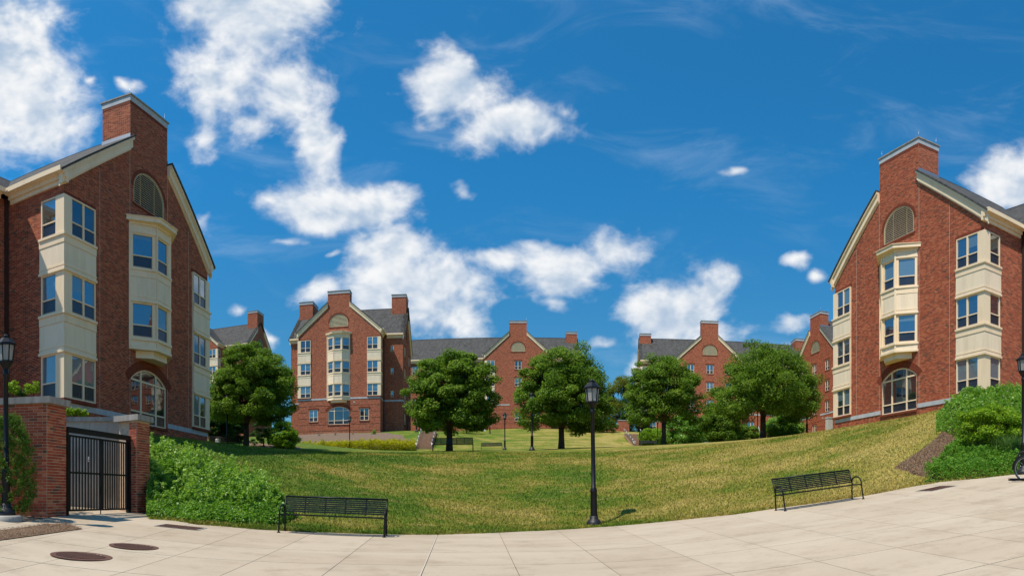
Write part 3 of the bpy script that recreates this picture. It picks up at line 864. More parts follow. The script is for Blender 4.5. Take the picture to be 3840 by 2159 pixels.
def arch_window(root, M, xc, z0, rnd, hw=1.62, h=2.10, rise=.62, y=.05):
    out = arch_outline(xc, hw, z0, z0 + h, rise, 16)
    f = MB(M); t = .075
    # frame follows the outline
    n = len(out)
    cx, cz = xc, z0 + h * .6
    inn = [(cx + (x - cx) * (1 - t / hw), cz + (z - cz) * (1 - t / (h * .62))) for x, z in out]
    v = [(x, y, z) for x, z in out] + [(x, y, z) for x, z in inn] + [(x, y + .08, z) for x, z in inn] + [(x, y + .08, z) for x, z in out]
    F = []
    for i in range(n):
        j = (i + 1) % n
        F += [(i, j, n + j, n + i), (n + i, n + j, 2 * n + j, 2 * n + i)]
    f.add(v, F)
    xm = hw * .42
    for sx in (-1, 1): f.box(xc + sx * xm - .05, xc + sx * xm + .05, y + .004, y + .08, z0 + .05, z0 + h + rise * (.80))
    zt, zl = z0 + h - .02, z0 + h * .28
    f.box(xc - hw + .05, xc + hw - .05, y + .008, y + .08, zt - .045, zt + .045); f.box(xc - hw + .05, xc + hw - .05, y + .008, y + .08, zl - .035, zl + .035)
    w = f.build('arched_window', 'cream_paint', root)
    xs = [xc - hw + .05, xc - xm, xc + xm, xc + hw - .05]
    for i in range(3):
        p = MB(M); p.box(xs[i] + .03, xs[i + 1] - .03, y + .05, y + .058, zl + .03, zt - .03); p.build('pane', 'glass_dark', w)
        p = MB(M); p.box(xs[i] + .03, xs[i + 1] - .03, y + .05, y + .058, z0 + .04, zl - .03); p.build('screen', 'insect_screen', w)
    up = [(x, z) for x, z in arch_outline(xc, hw - .04, zt + .03, z0 + h, rise - .04, 16)]
    p = MB(M); p.slab(up, y + .052, y + .060); p.build('pane', 'glass_dark', w)
    # rowlock arch of brick: two rings of wedge bricks
    a = MB(M); r = (hw * hw + rise * rise) / (2 * rise); zc = z0 + h + rise - r; aa = math.asin(hw / r) + .10
    for ring in (0, 1):
        r0 = r + .02 + ring * .22; nb = int(2 * aa * r0 / .072)
        for i in range(nb):
            q0, q1 = -aa + 2 * aa * i / nb + .004 / r0, -aa + 2 * aa * (i + 1) / nb - .004 / r0
            pl = [(xc + rr_ * math.sin(q), zc + rr_ * math.cos(q)) for rr_, q in ((r0, q0), (r0, q1), (r0 + .205, q1), (r0 + .205, q0))]
            a.slab(pl[::-1] if False else pl, -.012, .002)
    a.build('brick_arch', 'dark_brick', w, kind='stuff')
    s = MB(M); nb = int((2 * hw + .2) / .0677)
    for i in range(nb): s.box(xc - hw - .1 + i * .0677 + .003, xc - hw - .1 + (i + 1) * .0677 - .003, -.07, .06, z0 - .13, z0 - .003)
    s.build('brick_sill', 'dark_brick', w, kind='stuff')
    return out

def louver(root, M, xc, z0, hw=1.40, h=1.0, step=.125):
    "arched louvred vent: frame, slats, dark air behind"
    out = arch_outline(xc, hw, z0, z0 + h, hw, 20)
    f = MB(M); n = len(out); t = .07; cz = z0 + h
    inn = [(xc + (x - xc) * (1 - t / hw), max(z0 + t, cz + (z - cz) * (1 - t / hw)) if z < cz else cz + (z - cz) * (1 - t / hw)) for x, z in out]
    v = [(x, .015, z) for x, z in out] + [(x, .015, z) for x, z in inn] + [(x, .10, z) for x, z in inn]
    F = []
    for i in range(n):
        j = (i + 1) % n
        F += [(i, j, n + j, n + i), (n + i, n + j, 2 * n + j, 2 * n + i)]
    f.add(v, F)
    lv = f.build('louver_vent', 'louver_tan', root)
    bk = MB(M); bk.slab(out, .16, .17); bk.build('vent_void', 'dark_void', lv)
    top = z0 + h + hw; z = z0 + .10; joined = None
    while z < top - .08:
        w = hw - t * .8 if z < cz else math.sqrt(max(0, (hw - t * .8) ** 2 - (z - cz) ** 2))
        if w > .1:
            s = MB(M); k_ = .55 if step < .15 else .74; v = [(xc - w, .03, z), (xc + w, .03, z), (xc + w, .12, z + step * k_), (xc - w, .12, z + step * k_), (xc - w, .03, z + .022), (xc + w, .03, z + .022), (xc + w, .12, z + step * k_ + .022), (xc - w, .12, z + step * k_ + .022)]
            s.add(v, [(0, 3, 2, 1), (4, 5, 6, 7), (0, 1, 5, 4), (1, 2, 6, 5), (2, 3, 7, 6), (3, 0, 4, 7)])
            s.build('slat', 'louver_tan' if step > .15 else 'cream_paint', lv)  # far slats darker: shade of the gaps is put into their tan
        z += step
    s = MB(M)
    for x in (-.45, .45): s.box(xc + x * hw - .03, xc + x * hw + .03, .125, .15, z0 + .05, cz + hw * .85)
    s.build('vent_post', 'louver_tan', lv)
    # brick ring
    a = MB(M); nb = int(math.pi * hw / .085)
    for i in range(nb):
        q0, q1 = -math.pi / 2 + math.pi * i / nb + .004, -math.pi / 2 + math.pi * (i + 1) / nb - .004
        a.slab([(xc + rr_ * math.sin(q), cz + rr_ * math.cos(q)) for rr_, q in ((hw + .015, q0), (hw + .015, q1), (hw + .22, q1), (hw + .22, q0))], -.012, .002)
    a.build('brick_arch', 'dark_brick', lv, kind='stuff')
    s = MB(M); s.box(xc - hw - .1, xc + hw + .1, -.06, .05, z0 - .13, z0 - .003); s.build('brick_sill', 'dark_brick', lv)
    return out

def chimney(root, M, x0, x1, y0, y1, z0, z1, rods=True):
    c = MB(M); c.box(x0, x1, y0, y1, z0, z1 - .52)
    ch = c.build('chimney', 'brick', root)
    s = MB(M); s.box(x0 - .02, x1 + .02, y0 - .02, y1 + .02, z1 - .5195, z1 - .10); s.build('stone_cap', 'stone', ch)
    s = MB(M); s.box(x0 - .08, x1 + .08, y0 - .08, y1 + .08, z1 - .0995, z1); s.build('coping', 'weathered_coping', ch)
    s = MB(M); n = int((x1 - x0) / .0677)
    for i in range(n): s.box(x0 + i * .0677 + .004, x0 + (i + 1) * .0677 - .004, y0 - .012, y0 + .01, z1 - .745, z1 - .5205)
    n = int((y1 - y0) / .0677)
    for i in range(n):
        s.box(x0 - .012, x0 + .01, y0 + i * .0677 + .004, y0 + (i + 1) * .0677 - .004, z1 - .745, z1 - .5205); s.box(x1 - .01, x1 + .012, y0 + i * .0677 + .004, y0 + (i + 1) * .0677 - .004, z1 - .745, z1 - .5205)
    s.build('soldier_course', 'dark_brick', ch, kind='stuff')
    if rods:
        r = MB(M)
        for x, y in ((x0 + .1, y0 + .1), (x1 - .1, y0 + .1), (x1 - .1, y1 - .1)): r.tube([(x, y, z1 - .05), (x, y, z1 + .75)], .007, 5)
        r.build('lightning_rod', 'steel', ch)
    return ch

def rake_and_roof(root, M, W, ydeep, eave=9.90, slope=.97, name='roof', chim=None, oh=.32, both=True):
    "two roof planes over a gable, cream rake boards along its face"
    xc = W / 2; rz = eave + .85 + slope * xc                        # top of ridge
    e = .42
    rf = MB(M); c_ = chim or 0.0
    def sheet(xa, za, xb, zb, ya, yb, sx):
        v = [(xa, ya, za), (xb, ya, zb), (xb, yb, zb), (xa, yb, za)]; v2 = [(x, y, z - .14) for x, y, z in v]
        rf.add(v + v2, [(0, 1, 2, 3), (7, 6, 5, 4), (0, 4, 5, 1), (1, 5, 6, 2), (2, 6, 7, 3), (3, 7, 4, 0)] if sx < 0 else [(3, 2, 1, 0), (4, 5, 6, 7), (1, 5, 4, 0), (2, 6, 5, 1), (3, 7, 6, 2), (0, 4, 7, 3)])
    for sx in (-1, 1):
        x_e = xc + sx * (xc + e); z_e = eave + .85 - slope * e
        x_c = xc + sx * c_; z_c = rz - slope * c_
        sheet(x_c, z_c, x_e, z_e, -oh, ydeep, sx)
        if c_ and ydeep > 1.2: sheet(xc, rz, x_c, z_c, 1.2, ydeep, sx)
    roof = rf.build(name, 'shingles', root)
    if ydeep > 1.2:
        rc = MB(M); rc.slab([(xc - .2, rz - .16), (xc, rz + .03), (xc + .2, rz - .16)][::-1], 1.2, ydeep); rc.build('ridge_cap', 'ridge_cap', roof)
    for sx in (-1, 1):
        rk = MB(M)
        xa = xc + sx * (xc + .30); za = eave + .85 - slope * .30
        xb = xc + sx * (chim if chim else 0.02); zb = eave + .85 + slope * (xc - (chim if chim else 0.02))
        for (d0, d1, pr) in ((.15, .34, .26), (.345, .86, .16), (.865, .98, .06)):
            pl = [(xa, za - d0), (xb, zb - d0), (xb, zb - d1), (xa, za - d1)]
            if sx > 0: pl = pl[::-1]
            rk.slab(pl[::-1], -pr, -.003)
        rk.build('rake_board', 'cream_paint', root)
    return roof, rz

def eave_trim(root, M, p, q, out):
    "gutter, fascia and soffit along a level eave from p to q; out = unit (x, y) pointing away from the wall"
    (x0, y0, z), (x1, y1, _) = p, q
    g = MB(M)
    for (o0, o1, za, zb) in ((.36, .50, -.16, .10), (.20, .37, -.19, .06), (-.02, .21, -.40, -.02), (-.02, .10, -.62, -.405)):
        v = []
        for zz in (z + za, z + zb):
            v += [(x0 + out[0] * o0, y0 + out[1] * o0, zz), (x1 + out[0] * o0, y1 + out[1] * o0, zz), (x1 + out[0] * o1, y1 + out[1] * o1, zz), (x0 + out[0] * o1, y0 + out[1] * o1, zz)]
        g.add(v, [(0, 3, 2, 1), (4, 5, 6, 7), (0, 1, 5, 4), (1, 2, 6, 5), (2, 3, 7, 6), (3, 0, 4, 7)])
    return g.build('gutter', 'cream_paint', root)

def gable_face(root, M, W, base, style, rnd, rows=ROWS, arch_z=None, oriel_rows=None, ctop=18.45, bays=(True, True), grooves=False, extra=(), cdepth=1.57, bay_side=(True, True), far=False):
    "one gabled front: wall with openings, chimney, vent, bays, windows"
    xc = W / 2; sl = .97; chw = W * .133; lz = 11.05
    zt = lambda x: LV['eave'] + sl * (xc - abs(x - xc)) + .25
    outer = [(0, base), (W, base), (W, zt(W)), (xc, zt(xc)), (0, zt(0))]
    lh = .70 if far else 1.0
    holes = [arch_outline(xc, 1.40, lz, lz + lh, 1.40, 20)]
    if arch_z is not None: holes.append(arch_outline(xc, 1.62, arch_z, arch_z + 2.10, .62, 16))
    wins = []
    z_b0, z_b1 = rows[0][0], rows[-1][1]
    for (x, zz, h, c, wd) in extra:
        wins.append((x - wd / 2, x + wd / 2, zz, zz + h, c)); holes.append([(x - wd / 2, zz), (x + wd / 2, zz), (x + wd / 2, zz + h), (x - wd / 2, zz + h)])
    facade(M, outer, holes).build('wall', 'brick', root)
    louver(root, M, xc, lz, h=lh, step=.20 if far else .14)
    if not far:
        for q in (.185, .365, .635, .815):
            zj = zt(W * q) - (.75 if abs(q - .5) > .14 else 0); j_ = MB(M); j_.box(W * q - .009, W * q + .009, -.004, .0, -.14 if arch_z else base, zj); j_.build('control_joint', 'sealant', root)
    if arch_z is not None: arch_window(root, M, xc, arch_z, rnd)
    for x0, x1, z0, z1, c in wins: window_unit(root, M, x0, x1, z0, z1, y=.03, cols=c, dep=.08, lintel=True, sill=True, rnd=rnd)
    if oriel_rows: oriel(root, M, xc, oriel_rows, oriel_rows[0][0] - .92, rnd)
    if bays[0]: corner_bay(root, M, W, False, rows, rnd, side=bay_side[0])
    if bays[1]: corner_bay(root, M, W, True, rows, rnd, side=bay_side[1])
    chimney(root, M, xc - chw, xc + chw, -.004, cdepth, lz + lh + 1.8, ctop)
    if grooves:
        g = MB(M); z = -1.3
        while z > base + .6:
            segs = [(0, W)]
            cut = [(xc - 1.9, xc + 1.9)] if arch_z is not None and arch_z - .3 < z < arch_z + 2.4 else []
            cut += [(x - wd / 2 - .3, x + wd / 2 + .3) for (x, zz, h, c, wd) in extra if zz - .2 < z < zz + h + .3]
            for a, b in cut: segs = [s_ for (u, v) in segs for s_ in ((u, min(v, a)), (max(u, b), v)) if s_[1] - s_[0] > .05]
            for a, b in segs: g.box(a, b, -.03, .0, z, z + .068)  # proud strips stand in for recessed grooves, added to cast their shadow lines
            z -= .95
        g.build('groove_shadow_strip', 'brick', root)
    return chw

def stone_band(root, M, pts, z0=-.39, z1=-.15, skip=()):
    b = MB(M)
    for (x0, y0), (x1, y1) in pts:
        d = Vector((x1 - x0, y1 - y0)); n = max(1, int(d.length / 1.6))
        o = Vector((d.y, -d.x)).normalized()
        for i in range(n):
            a = Vector((x0, y0)) + d * (i / n) + d.normalized() * .004; c = Vector((x0, y0)) + d * ((i + 1) / n) - d.normalized() * .004
            v = [(a.x, a.y), (c.x, c.y), (c.x + o.x * .035, c.y + o.y * .035), (a.x + o.x * .035, a.y + o.y * .035)]
            b.prism(v[::-1], z0, z1)
    return b.build('stone_band', 'stone', root)

def building(label, W, origin, rz, sill_z, base=-1.6, arch_z=None, oriel_rows=None, ext=(2.6, 2.6), back=3.2, wing=12.8, bays=(True, True), extra=(), end_extra=((), ()),
             grooves=False, seed=1, ends=(True, True), end_style=None, wing_wins=(), ctop=18.45, name='brick_hall', skylight=False, dspout=True, bay_side=(True, True), band_gap=1.72, far=True):
    "hall with a gabled front block and a cross wing whose two ends are gables with chimneys as well"
    rnd = random.Random(seed)
    root = empty(name, (origin[0], origin[1], sill_z), rz)
    tag(root, label, 'building', 'brick halls round the lawn')
    I = Matrix.Identity(4)
    chw = gable_face(root, I, W, base, None, rnd, arch_z=arch_z, oriel_rows=oriel_rows, bays=bays, grooves=grooves, extra=extra, ctop=ctop, bay_side=bay_side, far=far)
    # sides of the front block; the corner bays stand 3 cm proud of them
    zt = LV['eave'] + .25
    w = MB(); w.add([(0, 0, base), (0, back + .2, base), (0, back + .2, zt), (0, 0, zt)], [(0, 3, 2, 1)][::1])
    w.add([(W, 0, base), (W, back + .2, base), (W, back + .2, zt), (W, 0, zt)], [(0, 1, 2, 3)])
    w.build('side_wall', 'brick', root)
    ridge_y = back + wing / 2
    roof, rz_top = rake_and_roof(root, I, W, ridge_y, name='roof', chim=chw)
    # wing: long walls, end gables, roof
    xl, xr = -ext[0], W + ext[1]; L_ = xr - xl
    holes = []
    for (x, zz, h, wd, c) in wing_wins: holes.append([(x - wd / 2, zz), (x + wd / 2, zz), (x + wd / 2, zz + h), (x - wd / 2, zz + h)])
    Mw = plane(0, back, 0)
    facade(Mw, [(xl, base), (xr, base), (xr, zt), (xl, zt)], holes).build('wing_wall', 'brick', root)
    for (x, zz, h, wd, c) in wing_wins: window_unit(root, Mw, x - wd / 2, x + wd / 2, zz, zz + h, y=.03, cols=c, dep=.08, sill=wd > .8, lintel=wd > .8, rnd=rnd)
    bw = MB(plane(xr, back + wing, R(180))); bw.add([(0, 0, base), (L_, 0, base), (L_, 0, zt), (0, 0, zt)], [(0, 1, 2, 3)]); bw.build('wing_wall', 'brick', root)
    ee = LV['eave']; sl = .97; rzw = ee + .85 + sl * wing / 2; e = .42
    rf = MB()
    yE = [(back - e, ee + .85 - sl * e), (ridge_y, rzw), (back + wing + e, ee + .85 - sl * e)]
    for i in range(2):
        (ya, za), (yb, zb) = yE[i], yE[i + 1]
        v = [(xl - .3, ya, za), (xr + .3, ya, za), (xr + .3, yb, zb), (xl - .3, yb, zb)]; v2 = [(x, y, z - .14) for x, y, z in v]
        rf.add(v + v2, [(0, 1, 2, 3), (7, 6, 5, 4), (0, 4, 5, 1), (1, 5, 6, 2), (2, 6, 7, 3), (3, 7, 4, 0)])
    wr = rf.build('wing_roof', 'shingles', root)
    rc = MB(plane(0, ridge_y, R(90))); rc.slab([(-.2, rzw - .16), (0, rzw + .03), (.2, rzw - .16)][::-1], -xr - .3, -xl + .3); rc.build('ridge_cap', 'ridge_cap', wr)
    for k, (Me, on, xe) in enumerate(((plane(xl, back + wing, R(-90)), ends[0], xl), (plane(xr, back, R(90)), ends[1], xr))):
        if on:
            st = end_style[k] if end_style else {}
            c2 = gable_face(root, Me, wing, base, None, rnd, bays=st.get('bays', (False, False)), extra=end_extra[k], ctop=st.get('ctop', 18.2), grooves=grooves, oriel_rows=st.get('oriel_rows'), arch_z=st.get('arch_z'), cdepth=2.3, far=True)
            sub, _ = rake_and_roof(root, Me, wing, .4, name='end_roof', chim=c2)
            stone_band(root, Me, [((0, 0), (wing, 0))])
        else:
            b = MB(Me); b.add([(0, 0, base), (wing, 0, base), (wing, 0, zt), (wing / 2, 0, rzw - .2), (0, 0, zt)], [(0, 1, 2, 3, 4)]); b.build('end_wall', 'brick', root)
    # gutters
    eave_trim(root, I, (0, -.25, ee + .45), (0, back - .3, ee + .45), (-1, 0)); eave_trim(root, I, (W, -.25, ee + .45), (W, back - .3, ee + .45), (1, 0))
    eave_trim(root, I, (xl - .1, back, ee + .45), (-.55, back, ee + .45), (0, -1)); eave_trim(root, I, (W + .55, back, ee + .45), (xr + .1, back, ee + .45), (0, -1))
    stone_band(root, I, [((0, back), (0, 0)), ((0, 0), (W / 2 - band_gap, 0)), ((W / 2 + band_gap, 0), (W, 0)), ((W, 0), (W, back)), ((xl, back), (-.04, back)), ((W + .04, back), (xr, back))])
    if dspout:
        for x in (-.12, W + .12):
            d = MB(); d.box(x - .06, x + .06, back - .16, back - .04, base, ee + .2); d.build('downspout', 'brown_downspout', root)
    if skylight:
        q = MB(); q.box(W * .30, W * .30 + 3.2, ridge_y + .6, ridge_y + 2.2, rzw - .7, rzw + .18); q.build('roof_hatch', 'lead_flashing', root)
    # lead flashing round the foot of the front chimney
    fl = MB()
    xc = W / 2
    for sx in (-1, 1):
        x = xc + sx * (chw + .012); z = rz_top - sl * chw
        fl.box(x - .012, x + .012, -.02, 1.6, z - .25, z + .22)
    fl.build('flashing', 'lead_flashing', root)
    v_ = MB(); v_.box(W * .68, W * .68 + .22, -.03, .0, -1.0, -.78); v_.build('wall_vent', 'precast', root)
    return root

def wpair(x, z, h=1.86, wd=1.35, c=2): return (x, z, h, c, wd)
OR2 = ROWS[1:]
end_w = [wpair(2.2, z) for z in (0, 3.6, 7.2)] + [wpair(10.6, z) for z in (0, 3.6, 7.2)]
low_w = [wpair(2.2, -3.75), wpair(10.6, -3.75)]

# near halls: left gable turns its shaded face to the lawn, right gable its sunlit face
lw = 12.65; lo, lf = Vector((-15.66, 15.31)), Vector((-16.78, 27.91))
ang = math.atan2(lf.y - lo.y, lf.x - lo.x)
hallL = building('near brick hall on the left whose shaded gable rises behind the black gate', (lf - lo).length, lo, ang, 3.92, base=-2.6, arch_z=-.45, oriel_rows=OR2, seed=3, ends=(True, False), ext=(2.6, 2.6), name='brick_hall', far=False)
ro, rfar = Vector((21.22, 32.79)), Vector((21.34, 19.13))
ang = math.atan2(rfar.y - ro.y, rfar.x - ro.x)
hallR = building('near brick hall on the right whose sunlit gable stands above the shrub bank', (rfar - ro).length, ro, ang, 5.58, base=-2.2, arch_z=-.45, oriel_rows=OR2, seed=8, ends=(False, True), ext=(2.6, 2.6), far=False)
# far halls
co = Vector((-31.55, 79.1)); cdir = Vector((math.cos(R(9)), math.sin(R(9))))
stair_w = [(12.47 + 1.35, z + .35, .95, .42, 1) for z in (0, 3.6, 7.2)]
hallC = building('brick hall facing the lawn with three stacked bay windows above a mulch slope', 12.47, co, R(5), 15.15, base=-6.6, arch_z=-4.2, oriel_rows=ROWS, seed=5, grooves=True,
                 extra=[wpair(2.35, -3.7), wpair(10.1, -3.7)], end_extra=((), [wpair(3.0, z) for z in (-3.7, 0, 3.6, 7.2)] + [wpair(9.8, z) for z in (-3.7, 0, 3.6, 7.2)]), ext=(2.2, 3.0), wing_wins=stair_w, ctop=17.1, end_style=({'ctop': 18.6}, {'ctop': 18.9}))
dW = 13.4; dc = at(1942.6, HY, 114.5)
hallD = building('farthest brick hall, its plain gable between the two middle round trees', dW, (dc.x - dW / 2, dc.y), R(-.5), 19.35, base=-8, seed=6, grooves=True, bays=(True, True),
                 extra=[wpair(dW / 2, z) for z in (-3.7, 0, 3.6, 7.2)] + [wpair(dW * .77, z) for z in (-3.7,)] , ext=(22, 6.2), ctop=17.9, end_style=({}, {'ctop': 18.0}),
                 wing_wins=[(x, z, 1.86, 1.35, 2) for x in (-19, -15, -11, -7, -3.2, dW + 3.2) for z in (0, 3.6, 7.2)])
eW = 12.6; ec = at(2662, HY, 109.5)
hallE = building('brick hall behind the two right round trees with a flat hatch on its roof', eW, (ec.x - eW / 2 * math.cos(R(-11)), ec.y - eW / 2 * math.sin(R(-11))), R(-11), 17.3, base=-8, seed=9, grooves=True, bays=(False, False),
                 extra=[wpair(eW * f_, z) for f_ in (.2, .5, .8) for z in (-3.7, 0, 3.6, 7.2)], ext=(7.0, 16), wing_wins=[(x, z, 1.86, 1.35, 2) for x in (-4.6, -1.6, eW + 2.6, eW + 6.4, eW + 10.2, eW + 14) for z in (-3.7, 0, 3.6, 7.2)], ctop=18.3, skylight=True,
                 end_style=({'oriel_rows': ROWS, 'arch_z': -4.2, 'bays': (True, True), 'ctop': 17.6}, {}), end_extra=([wpair(2.35, -3.7), wpair(10.1, -3.7)], ()))
fo, ff = Vector((49.6, 89.4)), Vector((49.2, 75.8))
hallF = building('brick hall with sunlit gable seen past the left edge of the near right hall', 13.6, fo, math.atan2(ff.y - fo.y, ff.x - fo.x), 14.3, base=-6, seed=12, grooves=True, bays=(False, False),
                 extra=[wpair(13.6 * f_, z) for f_ in (.15, .48, .80) for z in (-3.65, 0, 3.55, 7.1)], ext=(3.0, 2.6), ctop=18.4, ends=(False, True))
gW = 12.6
hallG = building('brick hall at far left with dark gable showing over the leftmost round tree', gW, (-70.0, 99.0), R(2), 22.0, base=-10, seed=15, bays=(False, True), extra=[wpair(gW * .82, z) for z in (0, 3.6, 7.2)], ext=(4, 5.4),
                 end_style=({}, {'oriel_rows': ROWS, 'bays': (False, False), 'ctop': 19.4}), end_extra=((), [wpair(2.2, 7.2)]), ends=(False, True), wing_wins=[(gW + 2.9, 7.2, 1.86, 1.35, 2)])

# ------------------------------------------------------------------ walls and gate at the left
C1, P1, P2 = at(176, HY, 12.9), at(248, HY, 13.45), at(490, HY, 15.6)
for q in (C1, P1, P2): q.z = 0
gdir = (P2 - P1).normalized(); gout = Vector((gdir.y, -gdir.x, 0))          # along the gate, and out towards the lawn
ROW, BL = .0677, .213
def brick_mesh(w, name='brick'):
    mb = MB(); e = .004
    x0, x1, z0, z1 = .0065, w - .0065, .0065, ROW - .0065
    mb.add([(x0, 0, z0), (x1, 0, z0), (x1, 0, z1), (x0, 0, z1), (x0 + e, -.012, z0 + e), (x1 - e, -.012, z0 + e), (x1 - e, -.012, z1 - e), (x0 + e, -.012, z1 - e)],
           [(4, 5, 6, 7), (0, 1, 5, 4), (1, 2, 6, 5), (2, 3, 7, 6), (3, 0, 4, 7)])
    me = mb.mesh(name)
    me.materials.append(MATS['single_brick'])
    return me
BM_FULL, BM_HALF = brick_mesh(BL), brick_mesh(BL / 2)
def lay_bricks(root, p, q, z0, z1, budget, seed=0):
    "courses of separate bricks on the wall face from p to q (outside on the right hand of p->q turned towards -y)"
    rnd = random.Random(seed); d = (q - p); L_ = d.length; ang = math.atan2(d.y, d.x)
    n = int((z1 - z0) / ROW); rest = MB(); made = 0; rest_var = []
    for i in range(n):
        x = 0.0; z = z0 + i * ROW; first = True
        while x < L_ - .03:
            w = BL / 2 if (i % 2 and first) else BL
            first = False
            w = min(w, L_ - x)
            full = abs(w - BL) < .01; half = abs(w - BL / 2) < .01
            loc = p + d.normalized() * x; jit = rnd.uniform(-.002, .003)
            if (full or half) and made < budget:
                o = bpy.data.objects.new('brick', BM_FULL if full else BM_HALF); COL.objects.link(o); o.parent = root
                o.location = (loc.x - root.location.x - d.normalized().y * -jit, loc.y - root.location.y, z - root.location.z); o.rotation_euler = (0, rnd.uniform(-.004, .004), ang)
                made += 1
            else:
                M = Matrix.Translation((loc.x - root.location.x, loc.y - root.location.y, z - root.location.z)) @ Matrix.Rotation(ang, 4, 'Z')
                e = .0055; rest.M = M
                rest.add([(e, 0, e), (w - e, 0, e), (w - e, 0, ROW - e), (e, 0, ROW - e), (2 * e, -.012, 2 * e), (w - 2 * e, -.012, 2 * e), (w - 2 * e, -.012, ROW - 2 * e), (2 * e, -.012, ROW - 2 * e)],
                         [(4, 5, 6, 7), (0, 1, 5, 4), (1, 2, 6, 5), (2, 3, 7, 6), (3, 0, 4, 7)]); rest_var += [rnd.random()] * 5
            x += w
    if rest.f:
        rest.M = None
        me = rest.mesh('brickwork'); a = me.attributes.new('var', 'FLOAT', 'FACE'); a.data.foreach_set('value', rest_var)
        o = link('brickwork', me, 'single_brick', root); o['kind'] = 'stuff'
    return made

def poly_local(root, pts): return [(q.x - root.location.x, q.y - root.location.y) for q in pts]
def offset(p, q, dist):
    d = (q - p).normalized(); n = Vector((d.y, -d.x, 0)); return p + n * dist, q + n * dist

# screen wall with its pier
wl = empty('brick_wall', (C1.x, C1.y, -1.0)); tag(wl, 'tall brick wall with grey coping beside the black gate, lamp in front', 'wall')
wdir = Vector((-.802, -.598, 0)); WL = C1 + wdir * 4.2; zt1 = 2.06 * 1.06; zb1 = -.95
back1 = Vector((wdir.y, -wdir.x, 0)); back1 = back1 if back1.dot(Vector((-.6, .8, 0))) > 0 else -back1
foot = [WL, C1, P1, P1 - gout * .62, WL + back1 * .62]
def ccw(pts):
    a = sum(pts[i].x * pts[(i + 1) % len(pts)].y - pts[(i + 1) % len(pts)].x * pts[i].y for i in range(len(pts)))
    return pts if a > 0 else pts[::-1]
mb = MB(); mb.prism(poly_local(wl, ccw(foot)), zb1 + 1.0, zt1 + 1.0); mb.build('wall_core', 'mortar', wl)
lay_bricks(wl, C1, P1, zb1 + .15, zt1, 150, 1)
rows_n = int((zt1 - zb1 - .15) / ROW); pL = C1 + wdir * 1.278
lay_bricks(wl, pL, C1, zb1 + .15, zt1, 150, 2)
for k in range(3):                                                # coping stones
    a, b = C1 + wdir * (k * 1.4 - (.08 if k == 0 else 0)), C1 + wdir * ((k + 1) * 1.4 - .006)
    o1 = -back1 * .07; o2 = back1 * .70
    pts = [a + o1, b + o1, b + o2, a + o2]
    if k == 0: pts = [C1 + gout * .09 - back1 * .07, b + o1, b + o2, P1 - gout * .62 + gdir * .08, P1 + gdir * .08 + gout * .09]
    mb = MB(); mb.prism(poly_local(wl, ccw(pts)), zt1 + 1.0 + .002, zt1 + 1.0 + .155); mb.build('coping', 'weathered_coping', wl)

# free-standing pier on the far side of the gate
pr0 = P2 + gout * .22 - gdir * .02
pc = [pr0, pr0 + gdir * .64, pr0 + gdir * .64 - gout * .64, pr0 + gdir * .06 - gout * .64, pr0 + gdir * .06 - gout * .26, pr0 - gout * .26]
pier = empty('brick_pier', (pr0.x, pr0.y, -1.0)); tag(pier, 'square brick gate pier with grey cap beside the green shrub bank', 'pier')
zt2 = 2.14
mb = MB(); mb.prism(poly_local(pier, ccw(pc)), .2, zt2 + 1.0); mb.build('pier_core', 'mortar', pier)
lay_bricks(pier, pc[5], pc[0], -.75, zt2, 145, 3); lay_bricks(pier, pc[0], pc[1], -.75, zt2, 150, 4)
cap = [pr0 + gout * .09 - gdir * .09, pr0 + gdir * .73 + gout * .09, pr0 + gdir * .73 - gout * .73, pr0 - gout * .73 - gdir * .09]
mb = MB(); mb.prism(poly_local(pier, ccw(cap)), zt2 + 1.002, zt2 + 1.165); mb.build('pier_cap', 'weathered_coping', pier)

# concrete retaining wall at the back of the recess
A = P2 - gout * .45 + gdir * .75; bdir = Vector((-.743, -.669, 0)); bback = Vector((-.669, .743, 0))
rw = empty('retaining_wall', (A.x, A.y, -1.0)); tag(rw, 'pale concrete retaining wall with coping seen above and through the gate', 'wall')
for k in range(4):
    a, b = A + bdir * (k * 1.25 + .004), A + bdir * ((k + 1) * 1.25 - .004)
    mb = MB(); mb.prism(poly_local(rw, ccw([a, b, b + bback * .3, a + bback * .3])), .2, 3.24); mb.build('wall_panel', 'cast_concrete', rw)
for k in range(5):
    a, b = A + bdir * (k * 1.0 + .003), A + bdir * ((k + 1) * 1.0 - .003)
    mb = MB(); mb.prism(poly_local(rw, ccw([a - bback * .07, b - bback * .07, b + bback * .4, a + bback * .4])), 3.242, 3.37); mb.build('coping', 'weathered_coping', rw)

# raised planting bed behind the walls
nb = 26
bx_, by_ = np.zeros((nb, nb)), np.zeros((nb, nb)); bz_ = np.zeros((nb, nb))
for i in range(nb):
    a = A + bdir * (-.2 + i / (nb - 1) * 10) + bback * .35
    b = Vector((-15.6 - 6 * i / (nb - 1), 17.5 - 9 * i / (nb - 1), 0))
    for j in range(nb):
        q = a.lerp(b, j / (nb - 1)); bx_[i, j], by_[i, j] = q.x, q.y; bz_[i, j] = 2.05 + .95 * j / (nb - 1)
bed = link('planting_bed', grid_mesh('planting_bed', bx_, by_, bz_), 'mulch'); tag(bed, kind='structure')

